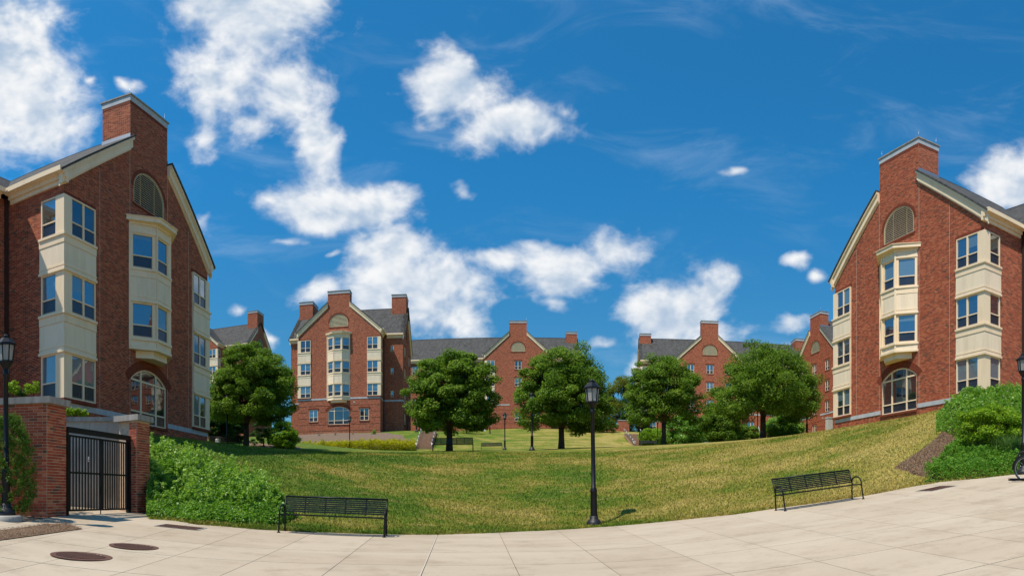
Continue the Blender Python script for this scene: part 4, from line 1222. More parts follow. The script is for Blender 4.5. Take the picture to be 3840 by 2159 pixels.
# gate
gate = empty('metal_gate', (P1.x, P1.y, -.5)); gate.rotation_euler = (0, 0, math.atan2(gdir.y, gdir.x)); tag(gate, 'black double-leaf metal gate of upright bars under a steel beam', 'gate')
GL = (P2 - P1).length - .06; gh = 2.08; zb_ = float(plaza_z(P1.x, P1.y)) + .5 + .10
mb = MB(); mb.box(0, GL, -.05, .07, gh, gh + .13); mb.build('beam', 'black_metal', gate)
mb = MB(); mb.box(GL - .10, GL, -.05, .05, zb_ - .1, gh - .002); mb.build('gate_post', 'black_metal', gate)
mb = MB(); mb.box(0, .06, -.04, .04, zb_ - .1, gh - .002); mb.build('gate_post', 'black_metal', gate)
mid = GL * .52
for (a, b) in ((.09, mid - .02), (mid + .02, GL - .13)):
    fr = MB()
    for z in (zb_, zb_ + (gh - zb_) * .48, gh - .10): fr.box(a + .05, b - .05, -.022, .022, z, z + .045)
    for x in (a, b - .05): fr.box(x, x + .05, -.026, .026, zb_, gh - .055)
    leaf = fr.build('gate_leaf', 'black_metal', gate)
    n = 9
    for k in range(1, n + 1):
        x = a + .05 + (b - a - .10) * k / (n + 1)
        br = MB(); br.box(x - .013, x + .013, -.013, .013, zb_ + .046, gh - .101); br.build('bar', 'black_metal', leaf)
lk = MB(); lk.box(mid - .13, mid - .05, -.07, -.026, zb_ + .45, zb_ + .62); lk.build('lock_box', 'black_metal', gate)
dp = MB(); dp.box(mid - .09, mid - .07, -.05, -.03, zb_ - .16, zb_ + .449); dp.build('drop_bolt', 'black_metal', gate)
st = MB(); st.box(GL * .30, GL * .30 + .05, -.032, -.028, gh - .68, gh - .55); s1 = st.build('sticker', 'paper_sticker', gate)
st = MB(); st.box(GL * .30 + .008, GL * .30 + .042, -.0345, -.0325, gh - .655, gh - .62); st.build('sticker_mark', 'sticker_red', s1)

# ------------------------------------------------------------------ covers and grates in the paving
def disc_cover(label, px, py, rad):
    c = on_plaza(px, py); root = empty('manhole_cover', (c.x, c.y, c.z + .004)); tag(root, label, 'manhole cover', 'round iron covers in the paving')
    sl = math.atan2(float(plaza_z(c.x + .2, c.y)) - float(plaza_z(c.x - .2, c.y)), .4); root.rotation_euler = (0, -sl, .4)
    mb = MB(); n = 40
    ring = [(r * math.cos(2 * math.pi * k / n), r * math.sin(2 * math.pi * k / n), z) for r, z in ((rad, 0), (rad, .008), (rad * .82, .008), (rad * .82, .003)) for k in range(n)]
    mb.add(ring, [(i * n + k, i * n + (k + 1) % n, (i + 1) * n + (k + 1) % n, (i + 1) * n + k) for i in range(3) for k in range(n)])
    mb.build('rim', 'rusty_iron', root)
    mb = MB(); mb.lathe([(rad * .81, 0), (rad * .81, .004)], n); mb.build('plate', 'iron_pit', root)
    st = MB(); g = .045; m = int(rad * .8 / g) + 1
    for i in range(-m, m + 1):
        for j in range(-m, m + 1):
            x, y = i * g + (g / 2 if j % 2 else 0), j * g * .85
            if math.hypot(x, y) < rad * .77: st.box(x - .015, x + .015, y - .013, y + .013, .003, .009)
    st.build('tread_pattern', 'rusty_iron', root, kind='stuff')
disc_cover('round rusty iron cover, the one nearer the bottom edge', 305, 2087, .43)
disc_cover('round rusty iron cover, the one nearer the gate', 502, 2051, .40)
def grate(label, corners):
    p = [on_plaza(*c) for c in corners]; c = sum(p, Vector()) / 4
    root = empty('drain_grate', (c.x, c.y, c.z + .005)); tag(root, label, 'grate', 'rectangular drain grates in the paving')
    u, v = (p[1] - p[0]), (p[3] - p[0]); mb = MB(); q = [a - c for a in p]
    f = lambda s_, t_, z: tuple(q[0] + u * s_ + v * t_ + Vector((0, 0, z)))
    mb.add([f(0, 0, 0), f(1, 0, 0), f(1, 1, 0), f(0, 1, 0)], [(0, 1, 2, 3)]); o = mb.build('grate_pit', 'iron_pit', root)
    if o.data.polygons[0].normal.z < 0: o.data.flip_normals()
    fr = MB()
    for a, b in (((-.06, -.06), (1.06, 0)), ((-.06, 1), (1.06, 1.06)), ((-.06, 0), (0, 1)), ((1, 0), (1.06, 1))):
        fr.add([f(a[0], a[1], .003), f(b[0], a[1], .003), f(b[0], b[1], .003), f(a[0], b[1], .003)], [(0, 1, 2, 3), (3, 2, 1, 0)])
    fr.build('grate_rim', 'precast', root)
    bars = MB(); nu, nv = max(3, int(u.length / .055)), max(3, int(v.length / .055))
    for i in range(nu): bars.bar(f((i + .5) / nu, 0, .004), f((i + .5) / nu, 1, .004), .022, .008)
    for j in range(nv): bars.bar(f(0, (j + .5) / nv, .004), f(1, (j + .5) / nv, .004), .022, .008)
    bars.build('grate_bars', 'rusty_iron', root, kind='stuff')
grate('rectangular rusty drain grate between the gate and the grass', [(585, 1973), (734, 1989), (777, 1979), (626, 1966)])
grate('rectangular rusty drain grate in front of the right mulch patch', [(3437, 1842), (3495, 1841), (3579, 1822), (3525, 1823)])

# ------------------------------------------------------------------ lamps
def make_lamp(dark=True):
    root = empty('street_lamp')
    mb = MB(); mb.lathe([(.22, 0), (.22, .05), (.20, .11), (.15, .17), (.125, .19), (.125, .25), (.10, .27)], 16); mb.build('base', 'scuffed_black', root)
    mb = MB(); mb.lathe([(.098, .26), (.095, .95), (.105, .97), (.105, 1.0), (.09, 1.02), (.10, 1.05), (.065, 1.08), (.060, 2.2), (.058, 3.2), (.075, 3.22), (.075, 3.30), (.062, 3.32), (.062, 3.40)], 14); mb.build('pole', 'black_metal', root)
    mb = MB(); mb.lathe([(.07, 3.38), (.10, 3.42), (.17, 3.52), (.175, 3.56)], 8, smooth=False, phase=R(22.5)); mb.build('lantern_base', 'black_metal', root)
    for k in range(8):
        a0, a1 = 2 * math.pi * k / 8 + R(22.5), 2 * math.pi * (k + 1) / 8 + R(22.5)
        mb = MB(); lo, hi = .160, .205
        mb.add([(lo * math.cos(a0), lo * math.sin(a0), 3.56), (lo * math.cos(a1), lo * math.sin(a1), 3.56), (hi * math.cos(a1), hi * math.sin(a1), 3.93), (hi * math.cos(a0), hi * math.sin(a0), 3.93)], [(0, 1, 2, 3)])
        mb.build('glass_pane', 'lamp_glass', root)
        mb = MB(); mb.bar((.168 * math.cos(a0), .168 * math.sin(a0), 3.55), (.212 * math.cos(a0), .212 * math.sin(a0), 3.94), .022, .022); mb.build('lantern_bar', 'black_metal', root)
    mb = MB(); mb.lathe([(.20, 3.925), (.255, 3.93), (.255, 3.975), (.235, 3.985), (.10, 4.13), (.09, 4.14), (.11, 4.16), (.05, 4.19), (.03, 4.22)], 8, smooth=False, phase=R(22.5)); mb.build('lantern_roof', 'black_metal', root)
    return root
lamp0 = make_lamp(); first = [True]
LAMPS = []
def lamp(label, p, s=1.0, lean=0.0):
    o = lamp0 if first[0] else copy_tree(lamp0); first[0] = False
    o.location = p; o.scale = (s, s, s); o.rotation_euler = (0, lean, random.uniform(0, .7))
    tag(o, label, 'lamp', 'black lantern lamps on posts'); LAMPS.append(o)
g_ = lambda px, d: on_ground(px, d)
p = at(2228, 1952, 16.1); p.z = gz(p.x, p.y); lamp('nearest lamp, alone on the lawn beside the paving edge', p, 1.0, R(-.9))
p = at(22, HY, 11.9); p.z = float(plaza_z(p.x, p.y)) + .08; lamp('lamp standing in the mulch before the tall brick wall', p, .93); lampL = p
p = at(3838, HY, 17.6); p.z = float(plaza_z(p.x, p.y)); lamp('lamp cut by the frame edge behind the bicycle', p, .92)
lamp('lamp past the far corner of the shaded near hall', g_(852, 42.4))
lamp('lamp between the two middle round trees', g_(1995, 39.5))
lamp('lamp before the rightmost round tree near the sunlit near hall', g_(3026, 50))
lamp('lamp in front of the hall with the mulch slope', g_(1311, 67.2))
lamp('lamp on the far path beside the small far bench', g_(1893, 62.8))
lamp('lamp at the foot of the right stairs beside a bench', g_(2399, 86), 1.0)
lamp('lamp post behind the left tree of the middle pair, left of the stairs', g_(1562, 77))
lamp('lamp post on the mound before the farthest plain gable', g_(1837, 92))
lamp('lamp half hidden by leaves right of the far right bench', g_(2466, 82))
lamp('lamp behind the black bin among light green trees', g_(2611, 88))
lamp('lamp behind the trunk of the rightmost round tree', g_(2841, 66))

# ------------------------------------------------------------------ benches
def make_bench():
    root = empty('bench'); L_ = 2.44
    for k in range(7):                                            # seat slats
        y = -.20 + k * .062; z = .43 - (.012 if 1 < k < 6 else 0)
        mb = MB(); mb.box(-L_ / 2 + .03, L_ / 2 - .03, y, y + .048, z - .012, z); mb.build('seat_slat', 'black_metal', root)
    for k in range(8):                                            # back slats, leaning back
        t = k / 7; z = .48 + t * .34; y = .235 + t * .10
        mb = MB(); v = [(x, y + dy, z + dz) for x in (-L_ / 2 + .03, L_ / 2 - .03) for dy, dz in ((0, 0), (.012, -.003), (.021, .030), (.009, .033))]
        mb.add(v, [(0, 3, 2, 1), (4, 5, 6, 7), (0, 1, 5, 4), (1, 2, 6, 5), (2, 3, 7, 6), (3, 0, 4, 7)]); mb.build('back_slat', 'black_metal', root)
    mb = MB(); mb.tube([(-L_ / 2, .345, .845), (L_ / 2, .345, .845)], .020, 8); mb.build('top_rail', 'black_metal', root)
    for x in (-.73, -.24, .24, .73):
        mb = MB(); mb.bar((x, .255, .46), (x, .352, .82), .03, .008); mb.build('strap', 'black_metal', root)
    for sx in (-1, 1):
        x = sx * L_ / 2
        mb = MB(); mb.tube([(x, .36, .86), (x, .25, .47), (x, .30, .22), (x, .33, 0)], .021, 8); mb.tube([(x, .33, .0), (x, .33, .02)], .04, 8)
        mb.build('back_leg', 'black_metal', root)
        mb = MB(); pts = [(x, -.25, 0), (x, -.235, .2), (x, -.225, .46)]
        for q in range(9):
            a = math.pi * (1 - q / 8); pts.append((x, .01 + .235 * math.cos(a), .50 + .14 * math.sin(a)))
        mb.tube(pts, .021, 8); mb.tube([(x, -.25, .0), (x, -.25, .02)], .04, 8); mb.build('arm_leg', 'black_metal', root)
        mb = MB(); mb.tube([(x, -.225, .415), (x, .265, .415)], .018, 8); mb.build('side_rail', 'black_metal', root)
    return root
bench0 = make_bench(); bfirst = [True]
def bench(label, p, ang, tilt=0.0):
    o = bench0 if bfirst[0] else copy_tree(bench0); bfirst[0] = False
    o.location = p; o.rotation_euler = (0, tilt, ang); tag(o, label, 'bench', 'black slatted metal benches')
    return o
def bench_on(label, a, b, lift=0.0):
    c = (a + b) / 2; d = b - a
    return bench(label, c + Vector((0, 0, lift)), math.atan2(d.y, d.x), -math.atan2(d.z, math.hypot(d.x, d.y)))
a, b = at(1042, HY, 13.30), at(1458, HY, 12.85)
for q in (a, b): q.z = float(plaza_z(q.x, q.y))
bench_on('black slatted bench on the paving between the shrub bank and the lamp', a, b)
a, b = at(2922, HY, 14.75), at(3226, HY, 16.0)
for q in (a, b): q.z = float(plaza_z(q.x, q.y))
bench_on('black slatted bench on the paving below the sunlit near hall', a, b)
a, b = on_ground(1622, 34.2), on_ground(1775, 34.2); bench_on('black bench on the lawn crest right before a tree trunk', a, b)
a, b = on_ground(1808, 66), on_ground(1880, 66); bench_on('small far bench left of a lamp, below the grassy mound', a, b)
a, b = on_ground(1311, 68.5), on_ground(1367, 68.5); bench_on('far bench at the yellow ground cover beside a lamp', a, b)
a, b = on_ground(2400, 80), on_ground(2464, 80); bench_on('far bench between two lamps at the right stairs', a, b)
a, b = on_ground(812, 45), on_ground(868, 45); bench_on('dark bench in the tree shade behind a pale bin', a, b)

# ------------------------------------------------------------------ stairs
def stairs(label, pxl, pxr, d0, d1, n, ztop=None, rails=(0, 1), w=2.5):
    a, b = on_ground((pxl + pxr) / 2, d0), on_ground((pxl + pxr) / 2, d1)
    return a, b
def build_stairs(label, foot, head, width, n, rail_sides=(-1, 1), railtop=.95):
    d = Vector((head.x - foot.x, head.y - foot.y, 0)); run = d.length; ang = math.atan2(d.y, d.x) - math.pi / 2
    rise = head.z - foot.z
    root = empty('stairs', foot, ang); tag(root, label, 'stairs')
    for k in range(n):
        y0 = run * k / n; z1 = rise * (k + 1) / n
        mb = MB(); mb.box(-width / 2, width / 2, y0, y0 + run / n + .02, z1 - rise / n - .25, z1 - .045); s_ = mb.build('step', 'step_stone', root)
        mb = MB(); mb.box(-width / 2 - .01, width / 2 + .01, y0 - .03, y0 + run / n - .002, z1 - .0445, z1); mb.build('tread', 'precast', s_) if False else mb.build('tread', 'step_stone', s_)
    for sx in rail_sides:
        x = sx * (width / 2 - .12)
        mb = MB(); r = .024
        mb.tube([(x, -.45, railtop - .35), (x, -.35, railtop - .02), (x, 0, railtop), (x, run, rise + railtop), (x, run + .4, rise + railtop), (x, run + .5, rise + railtop - .25)], r, 7)
        rl = mb.build('handrail', 'steel', root)
        for k in range(6):
            y = run * k / 5; z = rise * k / 5
            mb = MB(); mb.tube([(x, y, z - .05), (x, y, z + railtop)], r, 6); mb.build('rail_post', 'steel', rl)
        mb = MB(); mb.tube([(x, 0, railtop - .45), (x, run, rise + railtop - .45)], r * .8, 6); mb.build('lower_rail', 'steel', rl)
    return root
f1 = at(1589, 1687, 67.5); f1.z = gz(f1.x, f1.y) - .1; h1 = at(1608, 1619, 75.0)
build_stairs('brown stone stairs with steel rails beside the mulch slope', f1, h1, 2.1, 18)
f2 = at(2412, 1668, 88); f2.z = gz(f2.x, f2.y) - .1; h2 = at(2372, 1628, 95)
build_stairs('brown stone stairs with steel rails right of the grassy mound', f2, h2, 3.0, 14)
f3 = at(1782, 1620, 108); f3.z = gz(f3.x, f3.y) - .2; h3 = at(1786, 1592, 112)
build_stairs('distant stairs against the farthest plain hall', f3, h3, 3.6, 10, rail_sides=(-.2, 1))
f4 = at(2822, 1640, 72); f4.z = gz(f4.x, f4.y) - .1; h4 = at(2815, 1622, 76)
build_stairs('short far stairs behind the rightmost trunk', f4, h4, 2.4, 7)

# ------------------------------------------------------------------ bins, piers, boxes
def bin_(label, p, r, h, m, domed, name='litter_bin'):
    root = empty(name, p); tag(root, label, 'bin')
    mb = MB(); mb.lathe([(r * .96, -.02), (r, .05), (r, h * .84), (r * .97, h * .86)], 20); mb.build('body', m, root)
    mb = MB(); mb.lathe([(r * 1.06, h * .862), (r * 1.06, h * .90), (r * .95, h * .97), (r * .35, h)] if domed else [(r * 1.06, h * .862), (r * 1.08, h * .92), (r * .9, h)], 20); mb.build('lid', m if domed else 'black_metal', root)
    return root
bin_('pale concrete litter bin with dark bench behind it in tree shade', on_ground(818, 43.5), .20, .72, 'precast', True)
bin_('black litter bin on a ledge among light green trees', on_ground(2602, 78), .32, 1.05, 'black_metal', False)
def stone_pier(label, p, w, h):
    root = empty('stone_pier', p); tag(root, label, 'pier')
    mb = MB(); mb.box(-w / 2, w / 2, -w / 2, w / 2, -.4, h - .1); mb.build('shaft', 'precast', root)
    mb = MB(); mb.box(-w / 2 - .03, w / 2 + .03, -w / 2 - .03, w / 2 + .03, h - .099, h); mb.build('cap', 'precast', root)
    mb = MB(); mb.tube([(.1, 0, h - .15), (.5, -.2, h - .1), (1.6, -1.2, h - .75), (2.0, -1.5, h - 1.0)], .025, 6); mb.build('handrail', 'steel', root)
stone_pier('pale stone pier with handrail at the foot of the sunlit near hall', on_ground(3109, 44), .42, 1.25)
stone_pier('pale stone pier half hidden by the small tree near a lamp', on_ground(2950, 55), .5, 1.5)
wb = at(1815, HY, 104); wb.z = gz(wb.x, wb.y); o = empty('utility_box', wb); tag(o, 'white utility box at the foot of the farthest hall', 'box')
mb = MB(); mb.box(-.33, .33, -.2, .2, -.1, .27); mb.build('body', 'white_box', o); mb = MB(); mb.box(-.35, .35, -.22, .22, .2702, .30); mb.build('lid', 'white_box', o)
# low wall with brick pier in the background, centre right
lw_ = empty('garden_wall', at(2260, 1630, 104)); tag(lw_, 'low brick garden wall behind the junipers on the mound', 'wall'); lw_.location.z = gz(lw_.location.x, lw_.location.y) - .6
mb = MB(); mb.box(-6.5, 3.0, 0, .4, 0, 1.9); mb.build('wall', 'brick', lw_); mb = MB(); mb.box(3.002, 5.0, -.2, .6, 0, 2.6); mb.build('pier', 'brick', lw_)
mb = MB(); mb.box(-6.6, 3.05, -.06, .46, 1.903, 2.02); mb.build('coping', 'stone', lw_); mb = MB(); mb.box(2.94, 5.06, -.26, .66, 2.603, 2.72); mb.build('pier_cap', 'stone', lw_)
kb = empty('stone_ledge', on_ground(2640, 79)); tag(kb, 'pale stone ledge under the black bin', 'ledge'); mb = MB(); mb.box(-1.9, 3.2, -.2, .25, -.3, .16); mb.build('block', 'precast', kb); mb = MB(); mb.box(3.204, 5.4, -.2, .25, -.3, .20); mb.build('block', 'precast', kb)

# ------------------------------------------------------------------ bicycle at the right edge
def bicycle():
    c = at(3848, HY, 15.6); c.z = float(plaza_z(c.x, c.y)); ta = math.atan2(-c.x, c.y)   # tangent direction
    root = empty('bicycle', c, ta - R(12)); tag(root, 'black bicycle cut by the frame edge, only its rear wheel in view', 'bicycle')
    r = .335
    for cx in (0, 1.08):
        n = 32; mb = MB(); v, f = [], []
        pts = [(cx + r * math.cos(2 * math.pi * k / n), 0, r + r * math.sin(2 * math.pi * k / n)) for k in range(n + 1)]
        mb.tube(pts, .024, 7); w = mb.build('wheel', 'rubber', root)
        mb = MB(); mb.tube([(cx + (r - .03) * math.cos(2 * math.pi * k / n), 0, r + (r - .03) * math.sin(2 * math.pi * k / n)) for k in range(n + 1)], .010, 6); mb.build('rim', 'steel', w)
        mb = MB(); mb.lathe([(.03, -.045), (.03, .045)], 10); mb.M = None
        mb.v = [(cx + x, z, r + y) for x, y, z in mb.v]; mb.build('hub', 'black_metal', w)
        sp = MB()
        for k in range(14):
            a_ = 2 * math.pi * k / 14; sp.tube([(cx + .03 * math.cos(a_ + .3), .02 * (-1) ** k, r + .03 * math.sin(a_ + .3)), (cx + (r - .03) * math.cos(a_), 0, r + (r - .03) * math.sin(a_))], .002, 4)
        sp.build('spokes', 'steel', w, kind='stuff')
        mb = MB(); mb.tube([(cx + (r + .045) * math.cos(a_), 0, r + (r + .045) * math.sin(a_)) for a_ in [R(q) for q in range(15, 186, 12)]], .028, 7); mb.build('mudguard', 'black_metal', root)
    mb = MB()
    mb.tube([(.0, .0, r), (.45, 0, .30)], .014, 7); mb.tube([(.45, 0, .30), (.34, 0, .78)], .018, 7); mb.tube([(0, 0, r), (.36, 0, .66)], .012, 7); mb.tube([(.45, 0, .30), (.92, 0, .62)], .028, 7); mb.tube([(.92, 0, .62), (1.0, 0, .30), (1.08, 0, r)], .018, 7); mb.tube([(.92, 0, .60), (.86, 0, 1.0)], .018, 7)
    mb.build('frame', 'black_metal', root)
    mb = MB(); mb.box(.20, .46, -.08, .08, .84, .90); mb.build('saddle', 'rubber', root)
    mb = MB(); mb.tube([(.34, 0, .75), (.33, 0, .86)], .014, 6); mb.build('seat_post', 'steel', root)
    mb = MB(); mb.tube([(.72, -.3, 1.02), (.84, -.2, 1.06), (.86, 0, 1.02), (.84, .2, 1.06), (.72, .3, 1.02)], .014, 6); mb.build('handlebar', 'black_metal', root)
    mb = MB(); mb.tube([(-.30, .08, .30), (-.33, .08, .52), (-.20, .08, .80), (.1, .08, .84)], .028, 7); mb.build('loop_lock', 'rubber', root)
    mb = MB(); mb.box(-.02, .05, -.09, -.04, r - .02, r + .06); mb.build('reflector', 'red_reflector', root)
    rk = empty('bike_rack', c + Vector((0, 0, 0)), ta - R(8)); tag(rk, 'black ground rail with rusty end under the bicycle wheel', 'bike rack')
    mb = MB(); mb.tube([(-.42, -.16, .03), (1.6, -.16, .03)], .035, 8); mb.build('rail', 'black_metal', rk)
    mb = MB(); mb.tube([(-.47, -.16, .03), (-.421, -.16, .03)], .037, 8); mb.build('end_cap', 'rusty_iron', rk)
bicycle()

# ------------------------------------------------------------------ vegetation
def vnoise(x, y, s=1.0, seed=0.0):
    x = np.asarray(x) * s + seed * 3.1; y = np.asarray(y) * s - seed * 1.7
    return (np.sin(x * 1.7 + 1.3 * np.sin(y * 1.1 + seed)) + np.sin(y * 2.3 + 1.1 * np.sin(x * .9 - seed)) + .6 * np.sin(x * 4.1 + y * 3.3 + seed) + .5 * np.sin(x * 5.7 - y * 4.9)) / 3.1

def leaf_mesh(name, P, Nn, L_, W_, var, droop=.25, rng=RNG):
    "one small bent leaf (two quads' worth of outline, one kite) at every point"
    n = len(P); P = np.asarray(P); Nn = Nn / np.maximum(np.linalg.norm(Nn, axis=1, keepdims=True), 1e-6)
    a = rng.normal(size=(n, 3)); t = a - Nn * np.sum(a * Nn, 1, keepdims=True); t /= np.maximum(np.linalg.norm(t, axis=1, keepdims=True), 1e-6)
    t[:, 2] -= droop; t /= np.linalg.norm(t, axis=1, keepdims=True)
    s = np.cross(Nn, t); s /= np.maximum(np.linalg.norm(s, axis=1, keepdims=True), 1e-6)
    k = rng.uniform(.65, 1.25, (n, 1)); l = L_ * k; w = W_ * k
    V = np.empty((n, 4, 3)); V[:, 0] = P - t * l * .5; V[:, 1] = P + s * w * .5 - t * l * .05; V[:, 2] = P + t * l * .5; V[:, 3] = P - s * w * .5 - t * l * .05
    F = np.arange(n * 4).reshape(n, 4)
    return arrays_mesh(name, V.reshape(-1, 3), F, var)

def clump_points(C, rad, per, rng, flat=.55, up=.7):
    "leaf positions and normals for clumps centred at C"
    m = len(C); per = np.broadcast_to(np.asarray(per), (m,)).astype(int)
    idx = np.repeat(np.arange(m), per); n = len(idx)
    d = rng.normal(size=(n, 3)); d /= np.linalg.norm(d, axis=1, keepdims=True)
    r = rng.uniform(.25, 1.0, (n, 1)) ** .6
    rad = np.broadcast_to(np.asarray(rad), (m,))
    off = d * r * rad[idx][:, None]; off[:, 2] *= flat
    Nn = d * .5 + rng.normal(size=(n, 3)) * .45; Nn[:, 2] += up
    return C[idx] + off, Nn, idx

def crown_centres(rng, n, rx, rz, inner=.3, low=-.62, flat_top=0.0):
    out = []
    while len(out) < n:
        d = rng.normal(size=3); d /= np.linalg.norm(d)
        r = rng.uniform(.80, 1.0) if rng.random() > inner else rng.uniform(.35, .8)
        p = d * r
        if p[2] < low: continue
        if p[2] < -.2 and math.hypot(p[0], p[1]) < .35 : continue
        out.append((p[0] * rx, p[1] * rx, p[2] * rz))
    return np.array(out)

def lumpy(C, rx, rng, amp=.13):
    "push clump centres in and out so that the outline is uneven"
    ph = rng.uniform(0, 6.28, 6)
    a = np.arctan2(C[:, 1], C[:, 0]); e = C[:, 2] / rx
    f = 1 + amp * (np.sin(3 * a + ph[0] + 2 * e) * .5 + np.sin(5 * a + ph[1] - 3 * e) * .35 + np.sin(2 * a + 4 * e + ph[2]) * .4)
    return C * f[:, None]

def tree(label, base, h_fork, centre_z, rx, rz, n_cl, per, leaf, trunk_r=.19, seed=1, group='round trees along the lawn crest', name='round_tree', L_=.17, W_=.075, cl=.62, limbs=9, off=(0, 0), cat='tree', low=-.52, inner=.3, droop=.35):
    rng = np.random.default_rng(seed)
    root = empty(name, base); tag(root, label, cat, group)
    C = lumpy(crown_centres(rng, n_cl, rx, rz, inner, low), rx, rng) + np.array([off[0], off[1], centre_z])
    P, Nn, idx = clump_points(C, rng.uniform(.7, 1.25, n_cl) * cl, (per * rng.uniform(.6, 1.4, n_cl)).astype(int), rng)
    # sprays hang outwards
    o = P - np.array([off[0], off[1], centre_z]); P[:, 2] -= .10 * (np.hypot(o[:, 0], o[:, 1]) / rx) ** 2 * rng.uniform(0, 1, len(P)) * rz * .4
    tone = rng.uniform(-.22, .22, n_cl)
    var = np.clip(.5 + tone[idx] + rng.normal(0, .17, len(P)), 0, 1)
    link('crown', leaf_mesh('crown', P, Nn, L_, W_, var, droop, rng), leaf, root)
    # limbs: fan up from the fork, then twigs to the clumps
    tr = MB(); fork = Vector((0, 0, h_fork))
    tr.tube([(0, 0, -.3), (0, 0, .0), (.01, 0, h_fork * .5), fork], [trunk_r * 1.5, trunk_r * 1.22, trunk_r * .98, trunk_r * .95], 12)
    tips = []
    for k in range(limbs):
        a = 2 * math.pi * (k + rng.uniform(-.3, .3)) / limbs; rr_ = rng.uniform(.25, .62) * rx; zz = centre_z + rng.uniform(-.05, .45) * rz
        e = Vector((off[0] + rr_ * math.cos(a), off[1] + rr_ * math.sin(a), zz))
        m1 = fork.lerp(e, .35) + Vector((-.12 * rr_ * math.cos(a), -.12 * rr_ * math.sin(a), .08 * (zz - h_fork))); m2 = fork.lerp(e, .7) + Vector((0, 0, .05 * (zz - h_fork)))
        tr.tube([fork - Vector((0, 0, .25)), m1, m2, e], [trunk_r * .55, trunk_r * .40, trunk_r * .25, trunk_r * .13], 7)
        tips += [m1, m2, e]
    trunk = tr.build('trunk', 'bark', root, kind='whole'); del trunk['kind']
    tw = MB(); T = np.array([tuple(t) for t in tips])
    for c in C:
        c_ = Vector(c); j = int(np.argmin(np.linalg.norm(T - c, axis=1) + .6 * np.maximum(0, T[:, 2] - c[2]))); t = tips[j]
        tw.tube([t, t.lerp(c_, .5) + Vector((0, 0, .12)), c_], [trunk_r * .14, trunk_r * .09, .008], 4)
    w_ = tw.build('branches', 'bark', root, kind='stuff')
    return root

# five round trees along the crest of the lawn (base pixel, distance, crown from the photo)
def crest_tree(label, px, d, x0, x1, ytop, ylow, seed, fork=1.55, n_cl=150, per=190, tr=.19):
    b = on_ground(px, d)
    top, low = at(px, ytop, d).z - b.z, at(px, ylow, d).z - b.z
    rx = (x1 - x0) / 2 / FPX * d; offx = ((x0 + x1) / 2 - px) / FPX * d; t = (px - CX) / FPX
    rz = (top - low) / 1.72; cz = top - rz
    tree(label, b, fork, cz, rx * .93, rz * .95, int(n_cl * 1.7), int(per * 1.15), 'leaf_tree', tr, seed, L_=.20, W_=.088, limbs=11, inner=.42, off=(offx * math.cos(t), -offx * math.sin(t)), cl=rx * .185)
crest_tree('leftmost round tree, beside the shaded near hall and a lamp', 923, 43, 770, 1118, 1288, 1612, 21, 1.9, 190, 200, .22)
crest_tree('round tree standing behind the bench on the lawn crest', 1685, 36, 1516, 1868, 1308, 1640, 22, 1.35, 170, 200, .20)
crest_tree('round tree behind the nearest lamp, right of the farthest gable', 2105, 41, 1926, 2302, 1296, 1645, 23, 1.5, 180, 200, .21)
crest_tree('round tree with dark trunk beside the right stairs bench', 2489, 50, 2338, 2642, 1332, 1615, 24, 2.0, 165, 190, .21)
crest_tree('rightmost round tree, in front of two halls near a lamp', 2861, 47, 2668, 3084, 1285, 1600, 25, 1.9, 200, 200, .24)

# smaller trees and shrubs behind them
def bush(label, px, d, x0, x1, ytop, ybot, leaf, seed, n_cl=60, per=110, name='shrub', cat='shrub', L_=.12, W_=.06, group=None, trunk=.05, lift=0.0, cl=None):
    b = on_ground(px, d); b.z += lift
    top = at(px, ytop, d).z - b.z; low = max(-.1, at(px, ybot, d).z - b.z); rx = (x1 - x0) / 2 / FPX * d; offx = ((x0 + x1) / 2 - px) / FPX * d; t = (px - CX) / FPX
    rz = (top - low) / 1.8; cz = top - rz
    return tree(label, b, max(.15, low * .6), cz, rx * .9, rz * .93, n_cl, per, leaf, trunk, seed, group=group, name=name, L_=L_, W_=W_, cl=cl or max(.18, rx * .24), limbs=7, off=(offx * math.cos(t), -offx * math.sin(t)), cat=cat, low=-.85, inner=.25, droop=.2)
bush('lime green bush in the mulch before the hall with stacked bays', 1064, 40.5, 1004, 1122, 1580, 1690, 'leaf_lime', 31, 130, 170)
bush('grey green low shrub under the leftmost round tree', 990, 47, 935, 1030, 1570, 1690, 'leaf_dark', 32, 60, 110)
bush('dark understorey shrub between the shaded hall and a pale bin', 815, 50, 770, 880, 1520, 1690, 'leaf_dark', 33, 160, 200, L_=.16, W_=.09)
bush('dark understorey shrub left of the leftmost trunk', 880, 52, 830, 925, 1540, 1690, 'leaf_dark', 34, 150, 200, L_=.16, W_=.09)
bush('light green small tree left of the rightmost round tree', 2700, 62, 2618, 2790, 1498, 1672, 'leaf_tree', 35, 200, 200, 'small_tree', 'tree', .2, .1, trunk=.1)
bush('light green small tree behind the dark trunked round tree', 2558, 70, 2488, 2650, 1548, 1672, 'leaf_shrub', 36, 180, 190, 'small_tree', 'tree', .2, .1, trunk=.08)
bush('yellow green shrub mass beside the right stairs', 2450, 88, 2392, 2520, 1605, 1668, 'leaf_lime', 37, 150, 180, L_=.2, W_=.1)
bush('light green small tree right of the rightmost trunk', 2945, 54, 2862, 3016, 1550, 1648, 'leaf_shrub', 38, 170, 170, 'small_tree', 'tree', .17, .085, trunk=.07)
bush('green shrub at the foot of the hall behind the black bin', 2660, 84, 2600, 2720, 1615, 1668, 'leaf_shrub', 39, 120, 170, L_=.2, W_=.1)
bush('bright green many stemmed small tree on the mound edge', 1750, 88, 1690, 1812, 1545, 1622, 'leaf_lime', 40, 70, 120, 'small_tree', 'tree', trunk=.09)
bush('green shrub filling the gap left of the rightmost trunk', 2790, 66, 2740, 2850, 1590, 1662, 'leaf_tree', 46, 130, 170, L_=.18, W_=.09)
